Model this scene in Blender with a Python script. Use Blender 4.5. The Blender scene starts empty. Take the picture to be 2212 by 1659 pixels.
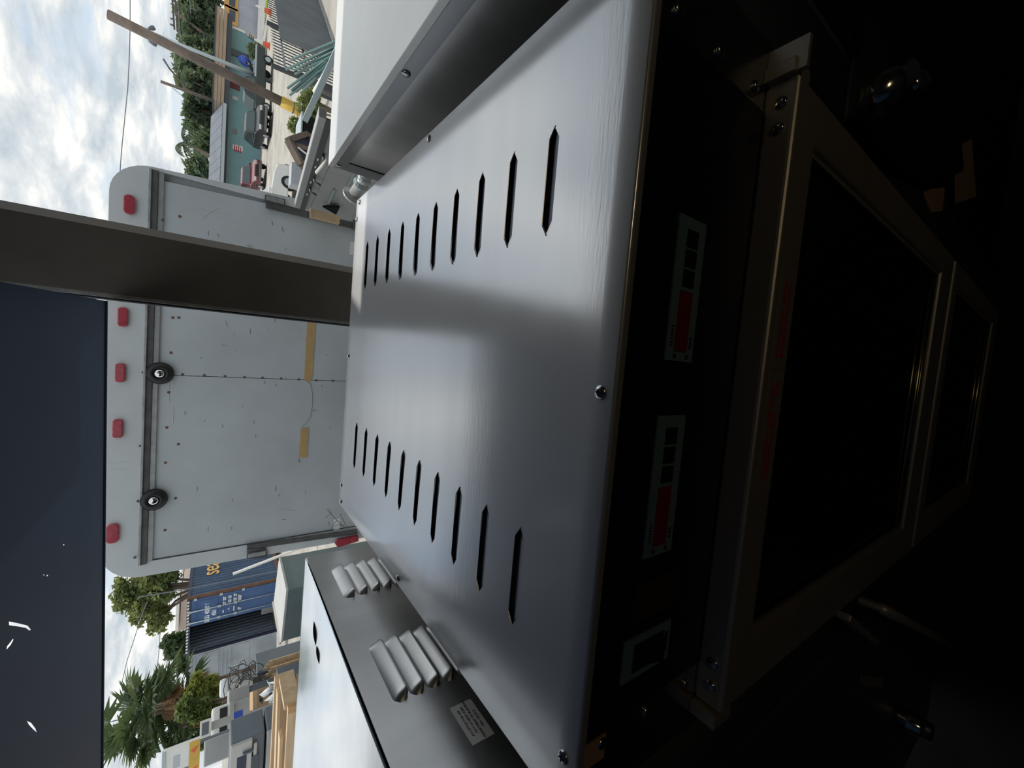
import bpy, bmesh, math, random
from mathutils import Vector, Matrix, Euler
from mathutils.geometry import delaunay_2d_cdt
random.seed(7)
PI = math.pi
SC = bpy.context.scene
COL = SC.collection
V3 = Vector

# ------------------------------------------------------------------ camera
F_PX, CXU, CYU = 885.0, 829.5, 1106.0          # focal length and centre of the upright 1659 x 2212 picture
CAMZ = 2.25                                     # eye above the floor of the loading bay
GZ = -0.6                                       # yard outside lies lower than the bay floor
_D = V3(((940-CXU)/F_PX, (470-CYU)/F_PX, 1)).normalized()
_Vv = V3(((781-CXU)/F_PX, (2330-CYU)/F_PX, 1)).normalized()
_Zw = -_Vv; _Zw = (_Zw - _D*_Zw.dot(_D)).normalized(); _Xw = _D.cross(_Zw)
RW = Matrix((_Xw, _D, _Zw))                     # rows: world axes in upright camera axes (x right, y down, z forward)
camd = bpy.data.cameras.new('camera'); cam = bpy.data.objects.new('camera', camd); COL.objects.link(cam)
camd.sensor_fit = 'HORIZONTAL'; camd.sensor_width = 36.0
camd.lens = F_PX/2212*36.0; camd.clip_start = 0.01; camd.clip_end = 500
cx = RW @ V3((0, 1, 0)); cy = RW @ V3((1, 0, 0)); cz = RW @ V3((0, 0, -1))   # the phone was turned a quarter turn
cam.matrix_world = Matrix(((cx.x, cy.x, cz.x, 0), (cx.y, cy.y, cz.y, 0), (cx.z, cy.z, cz.z, CAMZ), (0, 0, 0, 1)))
SC.camera = cam
def ray(px, py): return RW @ V3(((1659-py-CXU)/F_PX, (px-CYU)/F_PX, 1))
def atY(px, py, y): r = ray(px, py); q = r*(y/r.y); q.z += CAMZ; return q
def atZ(px, py, z): r = ray(px, py); q = r*((z-CAMZ)/r.z); q.z += CAMZ; return q
def atX(px, py, x): r = ray(px, py); q = r*(x/r.x); q.z += CAMZ; return q

# ------------------------------------------------------------------ world, sun, lamp, exposure
W = bpy.data.worlds.new('sky'); SC.world = W; W.use_nodes = True
nt = W.node_tree; nt.nodes.clear()
N = lambda t, **k: _node(nt, t, **k)
def _node(tree, t, **k):
    n = tree.nodes.new(t)
    for a, b in k.items():
        if a.startswith('i_'):
            key = a[2:]; n.inputs[int(key) if key.isdigit() else key.replace('_', ' ')].default_value = b
        else: setattr(n, a, b)
    return n
def ramp(tree, stops, interp='LINEAR'):
    n = tree.nodes.new('ShaderNodeValToRGB'); cr = n.color_ramp; cr.interpolation = interp
    while len(cr.elements) < len(stops): cr.elements.new(.5)
    for e, (p, c) in zip(cr.elements, stops): e.position = p; e.color = (*c, 1) if len(c) == 3 else c
    return n
lk = nt.links.new
out = N('ShaderNodeOutputWorld'); bg = N('ShaderNodeBackground', i_Strength=1.0); lk(bg.outputs[0], out.inputs[0])
tc = N('ShaderNodeTexCoord'); sep = N('ShaderNodeSeparateXYZ'); lk(tc.outputs['Generated'], sep.inputs[0])
zc = N('ShaderNodeMath', operation='MAXIMUM', i_1=0.0); lk(sep.outputs['Z'], zc.inputs[0])
zb = N('ShaderNodeMath', operation='ADD', i_1=0.22); lk(zc.outputs[0], zb.inputs[0])
dvx = N('ShaderNodeMath', operation='DIVIDE'); lk(sep.outputs['X'], dvx.inputs[0]); lk(zb.outputs[0], dvx.inputs[1])
dvy = N('ShaderNodeMath', operation='DIVIDE'); lk(sep.outputs['Y'], dvy.inputs[0]); lk(zb.outputs[0], dvy.inputs[1])
cmb = N('ShaderNodeCombineXYZ', i_2=3.1); lk(dvx.outputs[0], cmb.inputs[0]); lk(dvy.outputs[0], cmb.inputs[1])
nz = N('ShaderNodeTexNoise', i_Scale=2.1, i_Detail=7.0, i_Roughness=0.55, i_Distortion=0.35); lk(cmb.outputs[0], nz.inputs['Vector'])
nz2 = N('ShaderNodeTexNoise', i_Scale=3.4, i_Detail=6.0, i_Roughness=0.6, i_Distortion=0.2); 
mp2 = N('ShaderNodeVectorMath', operation='ADD'); mp2.inputs[1].default_value = (4.2, 1.7, 8.3); lk(cmb.outputs[0], mp2.inputs[0]); lk(mp2.outputs[0], nz2.inputs['Vector'])
blue = ramp(nt, [(0.0, (.80, .86, .90)), (.12, (.70, .80, .90)), (.45, (.36, .56, .84)), (1.0, (.22, .42, .76))]); lk(sep.outputs['Z'], blue.inputs[0])
cov = ramp(nt, [(.36, (0, 0, 0)), (.47, (1, 1, 1))]); lk(nz.outputs[0], cov.inputs[0])
shade = ramp(nt, [(.36, (.56, .64, .70)), (.50, (.80, .84, .86)), (.60, (1.08, 1.07, 1.02)), (.72, (1.35, 1.32, 1.22))]); lk(nz2.outputs[0], shade.inputs[0])
mixc = N('ShaderNodeMix', data_type='RGBA'); lk(cov.outputs[0], mixc.inputs[0]); lk(blue.outputs[0], mixc.inputs[6]); lk(shade.outputs[0], mixc.inputs[7])
lk(mixc.outputs[2], bg.inputs['Color'])

sd = bpy.data.lights.new('sun', 'SUN'); sd.energy = 2.6; sd.angle = 0.02; sd.color = (1, .95, .87)
sun = bpy.data.objects.new('sun', sd); COL.objects.link(sun)
sdir = V3((0.10, 0.24, 0.96)).normalized()      # towards the sun: high, behind the truck
sun.rotation_euler = sdir.to_track_quat('Z', 'Y').to_euler()
ld = bpy.data.lights.new('bay_lamp', 'AREA'); ld.energy = .95; ld.shape = 'RECTANGLE'; ld.size = .22; ld.size_y = .05; ld.color = (1, .78, .46)
lamp = bpy.data.objects.new('bay_lamp', ld); COL.objects.link(lamp); lamp.location = (.75, -1.3, 2.70)
lamp.rotation_euler = V3((.35, -.9, .9)).to_track_quat('Z', 'Y').to_euler()

SC.view_settings.view_transform = 'Standard'; SC.view_settings.look = 'None'
SC.view_settings.gamma = 1; SC.view_settings.exposure = 0.0; SC.view_settings.use_curve_mapping = False

# ------------------------------------------------------------------ materials
def mat(name, col, rough=.6, metal=0.0, var=0.0, vscale=6.0, bump=0.0, bscale=40.0, stretch=(1, 1, 1), spec=.5, alpha=1, trans=0, coat=0, rvar=0.0, col2=None, vlo=.35, vhi=.65, emit=None, bdist=.002):
    m = bpy.data.materials.new(name); m.use_nodes = True; t = m.node_tree; p = t.nodes['Principled BSDF']; L = t.links.new
    p.inputs['Base Color'].default_value = (*col, 1); p.inputs['Roughness'].default_value = rough; p.inputs['Metallic'].default_value = metal
    p.inputs['Specular IOR Level'].default_value = spec; p.inputs['Coat Weight'].default_value = coat
    p.inputs['Transmission Weight'].default_value = trans
    tcn = _node(t, 'ShaderNodeTexCoord'); mpn = _node(t, 'ShaderNodeMapping'); mpn.inputs['Scale'].default_value = stretch
    L(tcn.outputs['Object'], mpn.inputs[0])
    if var > 0 or col2:
        n = _node(t, 'ShaderNodeTexNoise', i_Scale=vscale, i_Detail=6.0, i_Roughness=.6); L(mpn.outputs[0], n.inputs['Vector'])
        c2 = col2 or tuple(max(0, c*(1-var)) for c in col); c1 = col if col2 else tuple(min(1, c*(1+var*.5)) for c in col)
        r = ramp(t, [(vlo, c2), (vhi, c1)]); L(n.outputs[0], r.inputs[0]); L(r.outputs[0], p.inputs['Base Color'])
    if rvar > 0:
        n = _node(t, 'ShaderNodeTexNoise', i_Scale=vscale*.7, i_Detail=5.0); L(mpn.outputs[0], n.inputs['Vector'])
        mr = _node(t, 'ShaderNodeMapRange'); mr.inputs[3].default_value = max(.02, rough-rvar); mr.inputs[4].default_value = rough+rvar
        L(n.outputs[0], mr.inputs[0]); L(mr.outputs[0], p.inputs['Roughness'])
    if bump > 0:
        n = _node(t, 'ShaderNodeTexNoise', i_Scale=bscale, i_Detail=4.0); L(mpn.outputs[0], n.inputs['Vector'])
        b = _node(t, 'ShaderNodeBump', i_Strength=bump, i_Distance=bdist); L(n.outputs[0], b.inputs['Height']); L(b.outputs[0], p.inputs['Normal'])
    if emit: p.inputs['Emission Color'].default_value = (*emit[0], 1); p.inputs['Emission Strength'].default_value = emit[1]
    return m
M = {}
M['oven_top'] = mat('brushed_steel_top', (.80, .83, .88), .20, 1, var=.05, vscale=9, rvar=.05, bump=.5, bscale=160, stretch=(.25, 2.5, 1), bdist=.00014)
t = M['oven_top'].node_tree; p_ = t.nodes['Principled BSDF']
g2 = _node(t, 'ShaderNodeBsdfPrincipled'); g2.inputs['Metallic'].default_value = .6; g2.inputs['Base Color'].default_value = (.80, .80, .80, 1); g2.inputs['Roughness'].default_value = .62
mx_ = _node(t, 'ShaderNodeMixShader', i_0=.52); t.links.new(p_.outputs[0], mx_.inputs[1]); t.links.new(g2.outputs[0], mx_.inputs[2]); t.links.new(mx_.outputs[0], t.nodes['Material Output'].inputs[0])
M['steel'] = mat('brushed_steel', (.58, .58, .58), .33, 1, var=.08, vscale=5, rvar=.06, bump=.5, bscale=120, stretch=(1, .5, 4), bdist=.00008)
M['steel_side'] = mat('brushed_steel_side', (.74, .74, .74), .34, 1, var=.07, vscale=5, rvar=.05, bump=.5, bscale=120, stretch=(1, 4, .4), bdist=.00008)
M['steel_door'] = mat('satin_steel_door', (.60, .56, .50), .46, .75, var=.06, vscale=4, bump=.4, bscale=120, stretch=(.3, 4, 4), bdist=.00008)
M['galv'] = mat('mill_finish_steel', (.92, .94, .96), .16, 1, var=.08, vscale=5, rvar=.08, bump=.25, bscale=9, stretch=(1, 2.2, 1), bdist=.0006)
M['white_top'] = mat('white_painted_steel', (.84, .85, .84), .34, .4, var=.05, vscale=5)
M['flange'] = mat('grey_folded_steel', (.42, .43, .45), .38, 1, var=.05)
M['chrome'] = mat('chrome', (.75, .75, .74), .12, 1)
M['screw'] = mat('zinc_screw', (.55, .55, .55), .22, 1)
M['louvre'] = mat('pressed_steel_tongue', (.30, .33, .40), .6, .2)
M['frame_steel'] = mat('mirror_like_frame', (.50, .48, .45), .24, 1)
M['dark_steel'] = mat('darkened_steel', (.16, .16, .16), .4, .8)
M['panel'] = mat('blue_black_panel_film', (.012, .013, .030), .35, 0, spec=.4)
M['strip'] = mat('pale_teal_film', (.16, .27, .30), .4)
M['black'] = mat('black_plastic', (.012, .012, .013), .45)
M['matt_black'] = mat('matt_black', (.008, .008, .008), .8, spec=.2)
M['red_display'] = mat('red_display_window', (.24, .010, .035), .3)
M['glass_dark'] = mat('oven_window_glass', (.006, .006, .006), .06, 0, spec=.5)
M['gold_strip'] = mat('polished_steel_strip', (.70, .58, .38), .25, 1)
M['sticker'] = mat('white_sticker', (.80, .80, .79), .5)
M['sticker_clear'] = mat('hazy_sticker', (.22, .21, .19), .5)
M['red_ink'] = mat('red_ink', (.45, .02, .04), .6)
M['ink'] = mat('black_ink', (.03, .03, .035), .6)
M['white_ink'] = mat('white_paint_letters', (.80, .83, .84), .6)
M['orange_ink'] = mat('orange_paint_letters', (.75, .48, .16), .6)
M['post'] = mat('bare_steel_post', (.17, .155, .135), .6, .3, var=.12, vscale=8, bump=.06, bscale=90)
M['gasket'] = mat('black_rubber', (.012, .012, .012), .5)
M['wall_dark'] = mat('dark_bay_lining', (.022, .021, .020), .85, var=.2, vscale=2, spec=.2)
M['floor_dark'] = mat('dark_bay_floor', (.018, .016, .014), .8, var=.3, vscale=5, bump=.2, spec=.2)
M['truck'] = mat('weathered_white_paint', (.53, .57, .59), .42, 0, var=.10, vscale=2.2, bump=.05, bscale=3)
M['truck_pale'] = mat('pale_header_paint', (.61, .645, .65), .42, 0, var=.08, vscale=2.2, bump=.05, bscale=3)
M['truck_trim'] = mat('grey_aluminium_trim', (.42, .43, .43), .45, .6, var=.2, vscale=20)
M['truck_dark'] = mat('dirty_seal', (.10, .10, .10), .7, var=.3, vscale=15)
M['red_lens'] = mat('red_lamp_lens', (.42, .05, .075), .3, coat=.3, var=.3, vscale=60)
M['tape'] = mat('tan_adhesive', (.56, .38, .17), .75, var=.1, vscale=20)
M['rust'] = mat('rusty_bolt', (.20, .08, .05), .8)
M['tarnish'] = mat('old_glue', (.42, .43, .42), .8)
M['ground'] = mat('pale_yard_gravel', (.42, .40, .36), .95, var=.22, vscale=.6, bump=.3, bscale=8, spec=.1)
M['road'] = mat('grey_asphalt', (.33, .33, .33), .95, var=.12, vscale=.8, spec=.1)
M['grass'] = mat('green_grass', (.20, .30, .06), .95, var=.4, vscale=1.5, spec=.1)
M['teal'] = mat('turquoise_stucco', (.24, .40, .42), .9, var=.06, vscale=1.2, spec=.1)
M['tan'] = mat('tan_metal_fascia', (.38, .29, .21), .75, var=.12, vscale=1)
M['grey_metal'] = mat('grey_corrugated_metal', (.42, .45, .49), .5, .3, var=.12, vscale=.8)
M['dark_wood'] = mat('dark_soffit', (.06, .07, .08), .8)
M['window'] = mat('dark_window', (.05, .07, .08), .15)
M['maroon'] = mat('maroon_panel', (.15, .035, .045), .6)
M['orange'] = mat('orange_stucco', (.62, .34, .12), .85)
M['pink'] = mat('pale_pink_siding', (.60, .50, .46), .8)
M['wood'] = mat('pale_timber', (.58, .42, .26), .8, var=.2, vscale=3, stretch=(1, 8, 8))
M['wood_end'] = mat('orange_end_grain', (.50, .30, .14), .85, var=.2, vscale=12)
M['card'] = mat('brown_cardboard', (.46, .30, .17), .85, var=.06)
M['bark'] = mat('grey_bark', (.17, .13, .10), .95, var=.4, vscale=3, bump=.4, bscale=12)
M['pole'] = mat('weathered_pole_wood', (.14, .11, .09), .9, var=.3, vscale=3)
M['yellow'] = mat('yellow_guard', (.60, .38, .06), .6, var=.15, vscale=4)
def leafmat(name, a, b):
    m = mat(name, a, .55, 0, col2=b, vscale=1.2, spec=.3); t = m.node_tree; p = t.nodes['Principled BSDF']
    tr = _node(t, 'ShaderNodeBsdfTranslucent'); tr.inputs[0].default_value = (a[0]*1.6, a[1]*1.5, a[2], 1)
    mx = _node(t, 'ShaderNodeMixShader', i_0=.3); t.links.new(p.outputs[0], mx.inputs[1]); t.links.new(tr.outputs[0], mx.inputs[2])
    t.links.new(mx.outputs[0], t.nodes['Material Output'].inputs[0]); return m
M['leaf_dark'] = leafmat('dark_green_leaves', (.085, .13, .065), (.035, .065, .035))
M['leaf_mid'] = leafmat('mid_green_leaves', (.13, .18, .055), (.05, .085, .035))
M['leaf_yellow'] = leafmat('yellow_green_leaves', (.22, .25, .05), (.09, .13, .04))
M['leaf_far'] = leafmat('haze_tinted_leaves', (.15, .20, .125), (.075, .115, .08))  # distance haze put into the colour: paler greens for the far leaves
M['leaf_oak'] = leafmat('olive_oak_leaves', (.22, .26, .10), (.10, .14, .06))
M['frond_dry'] = leafmat('dry_brown_fronds', (.26, .16, .08), (.14, .09, .05))
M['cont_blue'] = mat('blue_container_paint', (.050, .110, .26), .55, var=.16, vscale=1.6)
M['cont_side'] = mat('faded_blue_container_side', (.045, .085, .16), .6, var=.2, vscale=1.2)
M['cont_in'] = mat('container_inside_paint', (.14, .18, .24), .7, var=.15)
M['cont_grey'] = mat('silver_grey_door_inside', (.34, .38, .42), .45, .2, var=.2, vscale=1.5)
M['rod'] = mat('galvanised_rod', (.40, .46, .48), .5, .4)
M['rustframe'] = mat('rusted_frame', (.14, .07, .05), .85, var=.4, vscale=3)
M['dark_frame'] = mat('navy_frame', (.03, .035, .07), .6)
M['white'] = mat('white_enamel', (.72, .72, .68), .4, var=.05)
M['offgrey'] = mat('light_grey_steel_case', (.44, .44, .43), .45, .4, var=.08, vscale=3)
M['slate'] = mat('slate_grey_case', (.125, .150, .175), .5, .1, var=.08, vscale=2)
M['greybox'] = mat('grey_green_case', (.16, .21, .22), .45, .2, var=.1, vscale=3)
M['greytop'] = mat('light_case_top', (.48, .48, .46), .55, .1, var=.08, vscale=3)
M['blueplastic'] = mat('blue_plastic', (.04, .09, .42), .45)
M['clear'] = mat('clear_film', (.62, .66, .68), .3, var=.1)
M['car_black'] = mat('black_car_paint', (.016, .019, .021), .3, 0, coat=.15)
M['car_green'] = mat('dark_green_car_paint', (.016, .030, .028), .3, 0, coat=.15)
M['car_red'] = mat('dark_red_car_paint', (.15, .012, .02), .25, .1, coat=.6)
M['car_white'] = mat('white_car_paint', (.72, .74, .73), .3, coat=.5)
M['car_glass'] = mat('car_glass', (.05, .07, .07), .08, 0, spec=.6)
M['tyre'] = mat('tyre_rubber', (.016, .016, .017), .8)
M['headlamp'] = mat('headlamp_lens', (.6, .6, .58), .15, .3)
M['fence'] = mat('black_iron', (.035, .04, .045), .5)
M['screen'] = mat('slate_shade_sheet', (.10, .115, .13), .8, var=.2, vscale=1)
M['awning'] = mat('grey_roof_sheet', (.12, .14, .17), .6, .1, var=.15, vscale=.8)
M['green_pipe'] = mat('dark_green_tube', (.035, .11, .10), .45)
M['cone'] = mat('orange_cone', (.70, .12, .05), .6)
M['wire'] = mat('grey_cable', (.16, .18, .22), .6)
M['skin'] = mat('skin', (.45, .27, .19), .6)
M['cloth'] = mat('dark_navy_cloth', (.02, .022, .035), .9)
M['tarp'] = mat('navy_tarpaulin', (.020, .045, .10), .5, 0, var=.12, vscale=3, bump=.15, bscale=14, spec=.35)
t = M['tarp'].node_tree; _tr = _node(t, 'ShaderNodeBsdfTranslucent'); _tr.inputs[0].default_value = (.02, .035, .07, 1)
_mx = _node(t, 'ShaderNodeMixShader', i_0=.12); t.links.new(t.nodes['Principled BSDF'].outputs[0], _mx.inputs[1]); t.links.new(_tr.outputs[0], _mx.inputs[2]); t.links.new(_mx.outputs[0], t.nodes['Material Output'].inputs[0])

# ------------------------------------------------------------------ mesh helpers
ORG = {}
class MB:
    def __init__(s): s.v = []; s.f = []
    def add(s, vs, fs):
        o = len(s.v); s.v += [V3(p) for p in vs]; s.f += [tuple(i+o for i in f) for f in fs]; return s
    def quad(s, *p): return s.add(p, [tuple(range(len(p)))])
    def box(s, x0, x1, y0, y1, z0, z1):
        x0, x1 = min(x0, x1), max(x0, x1); y0, y1 = min(y0, y1), max(y0, y1); z0, z1 = min(z0, z1), max(z0, z1)
        return s.add([(x0, y0, z0), (x1, y0, z0), (x1, y1, z0), (x0, y1, z0), (x0, y0, z1), (x1, y0, z1), (x1, y1, z1), (x0, y1, z1)],
                     [(0, 3, 2, 1), (4, 5, 6, 7), (0, 1, 5, 4), (1, 2, 6, 5), (2, 3, 7, 6), (3, 0, 4, 7)])
    def bar(s, a, b, w, h, upv=(0, 0, 1)):
        a, b = V3(a), V3(b); d = (b-a).normalized(); u = V3(upv)
        if abs(d.dot(u)) > .98: u = V3((0, 1, 0))
        r = d.cross(u).normalized(); u = r.cross(d)
        pts = []
        for p in (a, b):
            for i, j in ((-1, -1), (1, -1), (1, 1), (-1, 1)): pts.append(p + r*(w/2*i) + u*(h/2*j))
        return s.add(pts, [(0, 1, 2, 3), (7, 6, 5, 4), (0, 4, 5, 1), (1, 5, 6, 2), (2, 6, 7, 3), (3, 7, 4, 0)])
    def tube(s, path, r, n=8, cap=True, r2=None):
        path = [V3(p) for p in path]; k = len(path); rings = []
        up = None
        for i, p in enumerate(path):
            d = (path[min(i+1, k-1)]-path[max(i-1, 0)]).normalized()
            u = V3((0, 0, 1)) if abs(d.z) < .9 else V3((0, 1, 0))
            a = d.cross(u).normalized(); b = a.cross(d)
            rr = r if r2 is None else r + (r2-r)*i/max(1, k-1)
            rings.append([p + a*math.cos(2*PI*j/n)*rr + b*math.sin(2*PI*j/n)*rr for j in range(n)])
        vs = [q for R_ in rings for q in R_]; fs = []
        for i in range(k-1):
            for j in range(n): fs.append((i*n+j, i*n+(j+1) % n, (i+1)*n+(j+1) % n, (i+1)*n+j))
        if cap: fs.append(tuple(range(n-1, -1, -1))); fs.append(tuple((k-1)*n+j for j in range(n)))
        return s.add(vs, fs)
    def prism(s, poly, vec):
        n = len(poly); vec = V3(vec); a = [V3(p) for p in poly]; b = [p+vec for p in a]
        return s.add(a+b, [tuple(range(n-1, -1, -1)), tuple(range(n, 2*n))] + [(i, (i+1) % n, n+(i+1) % n, n+i) for i in range(n)])
    def lathe(s, prof, c, axis=(0, 0, 1), n=16):
        ax = V3(axis).normalized(); u = V3((1, 0, 0)) if abs(ax.x) < .9 else V3((0, 1, 0)); a = ax.cross(u).normalized(); b = ax.cross(a); c = V3(c)
        vs = []; fs = []
        for r, h in prof:
            for j in range(n): vs.append(c + ax*h + a*math.cos(2*PI*j/n)*r + b*math.sin(2*PI*j/n)*r)
        for i in range(len(prof)-1):
            for j in range(n): fs.append((i*n+j, i*n+(j+1) % n, (i+1)*n+(j+1) % n, (i+1)*n+j))
        fs.append(tuple(range(n-1, -1, -1))); fs.append(tuple((len(prof)-1)*n+j for j in range(n)))
        return s.add(vs, fs)
    def xf(s, m): s.v = [m @ p for p in s.v]; return s
    def build(s, name, m, parent=None, local=False, bevel=0, smooth=False, seg=2, fixn=True):
        org = V3((0, 0, 0)) if (local or parent is None) else ORG.get(parent.name, V3((0, 0, 0)))
        me = bpy.data.meshes.new(name); me.from_pydata([tuple(p-org) for p in s.v], [], s.f)
        if fixn or bevel:
            bm = bmesh.new(); bm.from_mesh(me)
            if fixn: bmesh.ops.recalc_face_normals(bm, faces=bm.faces)
            if bevel:
                es = [e for e in bm.edges if len(e.link_faces) == 2 and e.calc_face_angle(0) > .5]
                bmesh.ops.bevel(bm, geom=es, offset=bevel, segments=seg, affect='EDGES', profile=.6)
            bm.to_mesh(me); bm.free()
        if smooth:
            for p in me.polygons: p.use_smooth = True
        me.materials.append(m); return link(name, me, parent, org)
def link(name, me, parent=None, org=None):
    o = bpy.data.objects.new(name, me); COL.objects.link(o)
    if parent is not None: o.parent = parent
    ORG[o.name] = org if org is not None else V3((0, 0, 0))
    return o
def thing(name, label, cat, loc=(0, 0, 0), rz=0, group=None):
    o = bpy.data.objects.new(name, None); COL.objects.link(o); o.location = loc; o.rotation_euler = (0, 0, rz); o.empty_display_size = .1
    ORG[o.name] = V3(loc); return tag(o, label, cat, group)
def tag(o, label, cat, group=None):
    o['label'] = label; o['category'] = cat
    if group: o['group'] = group
    return o
def struct(o): o['kind'] = 'structure'; return o
def copies(me, name, pts, parent, rot=None):
    """alike pieces of one part share their mesh; pts are world points"""
    org = ORG[parent.name]
    for i, p in enumerate(pts):
        o = bpy.data.objects.new(name, me); COL.objects.link(o); o.parent = parent; o.location = V3(p)-org
        if rot: o.rotation_euler = rot
def text(body, size, m, parent, origin, right, upv, name='lettering', align='LEFT', ext=.0004, local=False, sx=1.0, bold=0):
    c = bpy.data.curves.new(name, 'FONT'); c.body = body; c.size = size; c.extrude = ext; c.offset = bold; c.align_x = align; c.materials.append(m)
    o = bpy.data.objects.new(name, c); COL.objects.link(o); o.parent = parent
    r = V3(right).normalized(); u = V3(upv).normalized(); n = r.cross(u)
    org = V3((0, 0, 0)) if local else ORG.get(parent.name, V3((0, 0, 0))); p = V3(origin)-org
    mw = Matrix(((r.x*sx, u.x, n.x, p.x), (r.y*sx, u.y, n.y, p.y), (r.z*sx, u.z, n.z, p.z), (0, 0, 0, 1)))
    me = bpy.data.meshes.new_from_object(o); bpy.data.objects.remove(o); bpy.data.curves.remove(c)
    me.transform(mw); me.materials.clear(); me.materials.append(m)
    return link(name, me, parent, org)
def dome(r, h, n=12): return [(r, 0), (r*.96, h*.45), (r*.72, h*.82), (r*.3, h)]
def cdt_plane(outer, holes, fn, extra=()):
    """flat sheet with holes: outer and holes are 2D loops, fn lifts (u, v) into space"""
    vs = []; ed = []
    for loop in [outer]+holes:
        o = len(vs); vs += [V3(p) for p in loop]; ed += [(o+i, o+(i+1) % len(loop)) for i in range(len(loop))]
    vs += [V3(p) for p in extra]
    r = delaunay_2d_cdt(vs, ed, [], 1, 1e-7)
    def inside(p, loop):
        c = False; j = len(loop)-1
        for i in range(len(loop)):
            a, b = loop[i], loop[j]
            if (a[1] > p[1]) != (b[1] > p[1]) and p[0] < (b[0]-a[0])*(p[1]-a[1])/(b[1]-a[1])+a[0]: c = not c
            j = i
        return c
    mb = MB(); mb.v = [V3(fn(p[0], p[1])) for p in r[0]]
    for f in r[2]:
        c = sum((r[0][i] for i in f), V3((0, 0)))/len(f)
        if not any(inside(c, h) for h in holes): mb.f.append(tuple(f))
    return mb

# shared small pieces
def screw_mesh(r, h, axis):
    mb = MB(); mb.lathe(dome(r, h), (0, 0, 0), axis, 14)
    me = bpy.data.meshes.new('screw'); me.from_pydata([tuple(p) for p in mb.v], [], mb.f); me.materials.append(M['screw'])
    for p in me.polygons: p.use_smooth = True
    return me
SCREW_UP, SCREW_FRONT = screw_mesh(.0062, .0035, (0, 0, 1)), screw_mesh(.006, .0035, (0, -1, 0))
CROSS_UP = None

# ------------------------------------------------------------------ the bay around the camera
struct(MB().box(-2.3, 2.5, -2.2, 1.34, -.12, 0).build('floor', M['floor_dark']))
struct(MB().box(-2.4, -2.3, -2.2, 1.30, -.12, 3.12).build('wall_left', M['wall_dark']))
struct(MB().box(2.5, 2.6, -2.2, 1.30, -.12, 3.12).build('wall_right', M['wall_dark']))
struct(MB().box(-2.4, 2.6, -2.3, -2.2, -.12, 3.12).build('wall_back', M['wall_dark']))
struct(MB().box(-.22, 2.5, -2.2, 1.22, 3.02, 3.12).build('ceiling', M['wall_dark']))  # unseen cover, placed and sized for its reflection in the oven top
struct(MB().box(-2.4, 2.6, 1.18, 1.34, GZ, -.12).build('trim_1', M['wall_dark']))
# the tarpaulin that roofs the left half, with tears that let the sky through
def sag(x, y): return 2.452 + .012*math.sin(x*2.3+.6)*math.sin(y*2.0) - .010*max(0, 1-abs(y-.4))*.5
def slit(pts): return [(p.x, p.y) for p in pts]
def tz(px, py): return atZ(px, py, 2.452)
holes = [slit([tz(2, 1346), tz(22, 1350), tz(42, 1355), tz(49, 1364), tz(46, 1366), tz(38, 1360), tz(22, 1357), tz(2, 1354)]),
         slit([tz(9, 1384), tz(10, 1386), tz(4, 1397), tz(-6, 1408), tz(-4, 1400), tz(3, 1392)]),
         slit([tz(33, 1565), tz(42, 1569), tz(51, 1581), tz(54, 1590), tz(46, 1583), tz(37, 1573)]),
         slit([tz(127, 1177), tz(129, 1177), tz(129.5, 1179), tz(127, 1179.5)]),
         slit([tz(81, 1243), tz(83, 1243), tz(83, 1245), tz(81, 1245.5)]),
         slit([tz(88, 1244), tz(91, 1244), tz(91, 1246), tz(88, 1247)])]
ext = [(x, y) for x in [-2.2+i*.15 for i in range(1, 15) if -2.2+i*.15 < 0] for y in [-2.1+j*.2 for j in range(1, 17)]]
tarp = cdt_plane([(-2.3, -2.2), (.022, -2.2), (.030, .40), (.038, .75), (.050, 1.285), (-1.1, 1.295), (-2.3, 1.30)], holes, lambda x, y: (x, y, sag(x, y)), ext)
tp = thing('tarpaulin', 'torn navy blue tarpaulin roofing the bay above the ovens', 'tarpaulin', (-1.1, 1.28, 2.45))
tarp.build('sheet', M['tarp'], tp, smooth=True)
hm = MB(); hm.tube([(-2.3, 1.30, sag(-2.3, 1.3)+.002), (-1.1, 1.297, sag(-1.1, 1.297)+.002), (.050, 1.288, sag(.05, 1.288)+.002)], .006, 8).build('hem', M['tarp'], tp, smooth=True)
# steel post at the opening
pt = thing('steel_post', 'wide bare steel post standing behind the vented oven', 'post', (.145, 1.33, 0))
MB().box(.066, .213, 1.30, 1.42, 0, 3.4).build('shaft', M['post'], pt, bevel=.002)
MB().prism([(.213, 1.302, 0), (.233, 1.325, 0), (.233, 1.42, 0), (.213, 1.42, 0)], (0, 0, 3.4)).build('edge_flange', M['post'], pt)
MB().box(.0595, .066, 1.304, 1.316, 0, 3.4).build('edge_strip', M['truck_trim'], pt)
MB().box(.0555, .066, 1.318, 1.335, 0, 3.4).build('seal', M['gasket'], pt)
MB().box(.054, .066, 1.338, 1.344, 0, 3.4).build('edge_strip', M['truck_trim'], pt)

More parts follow.
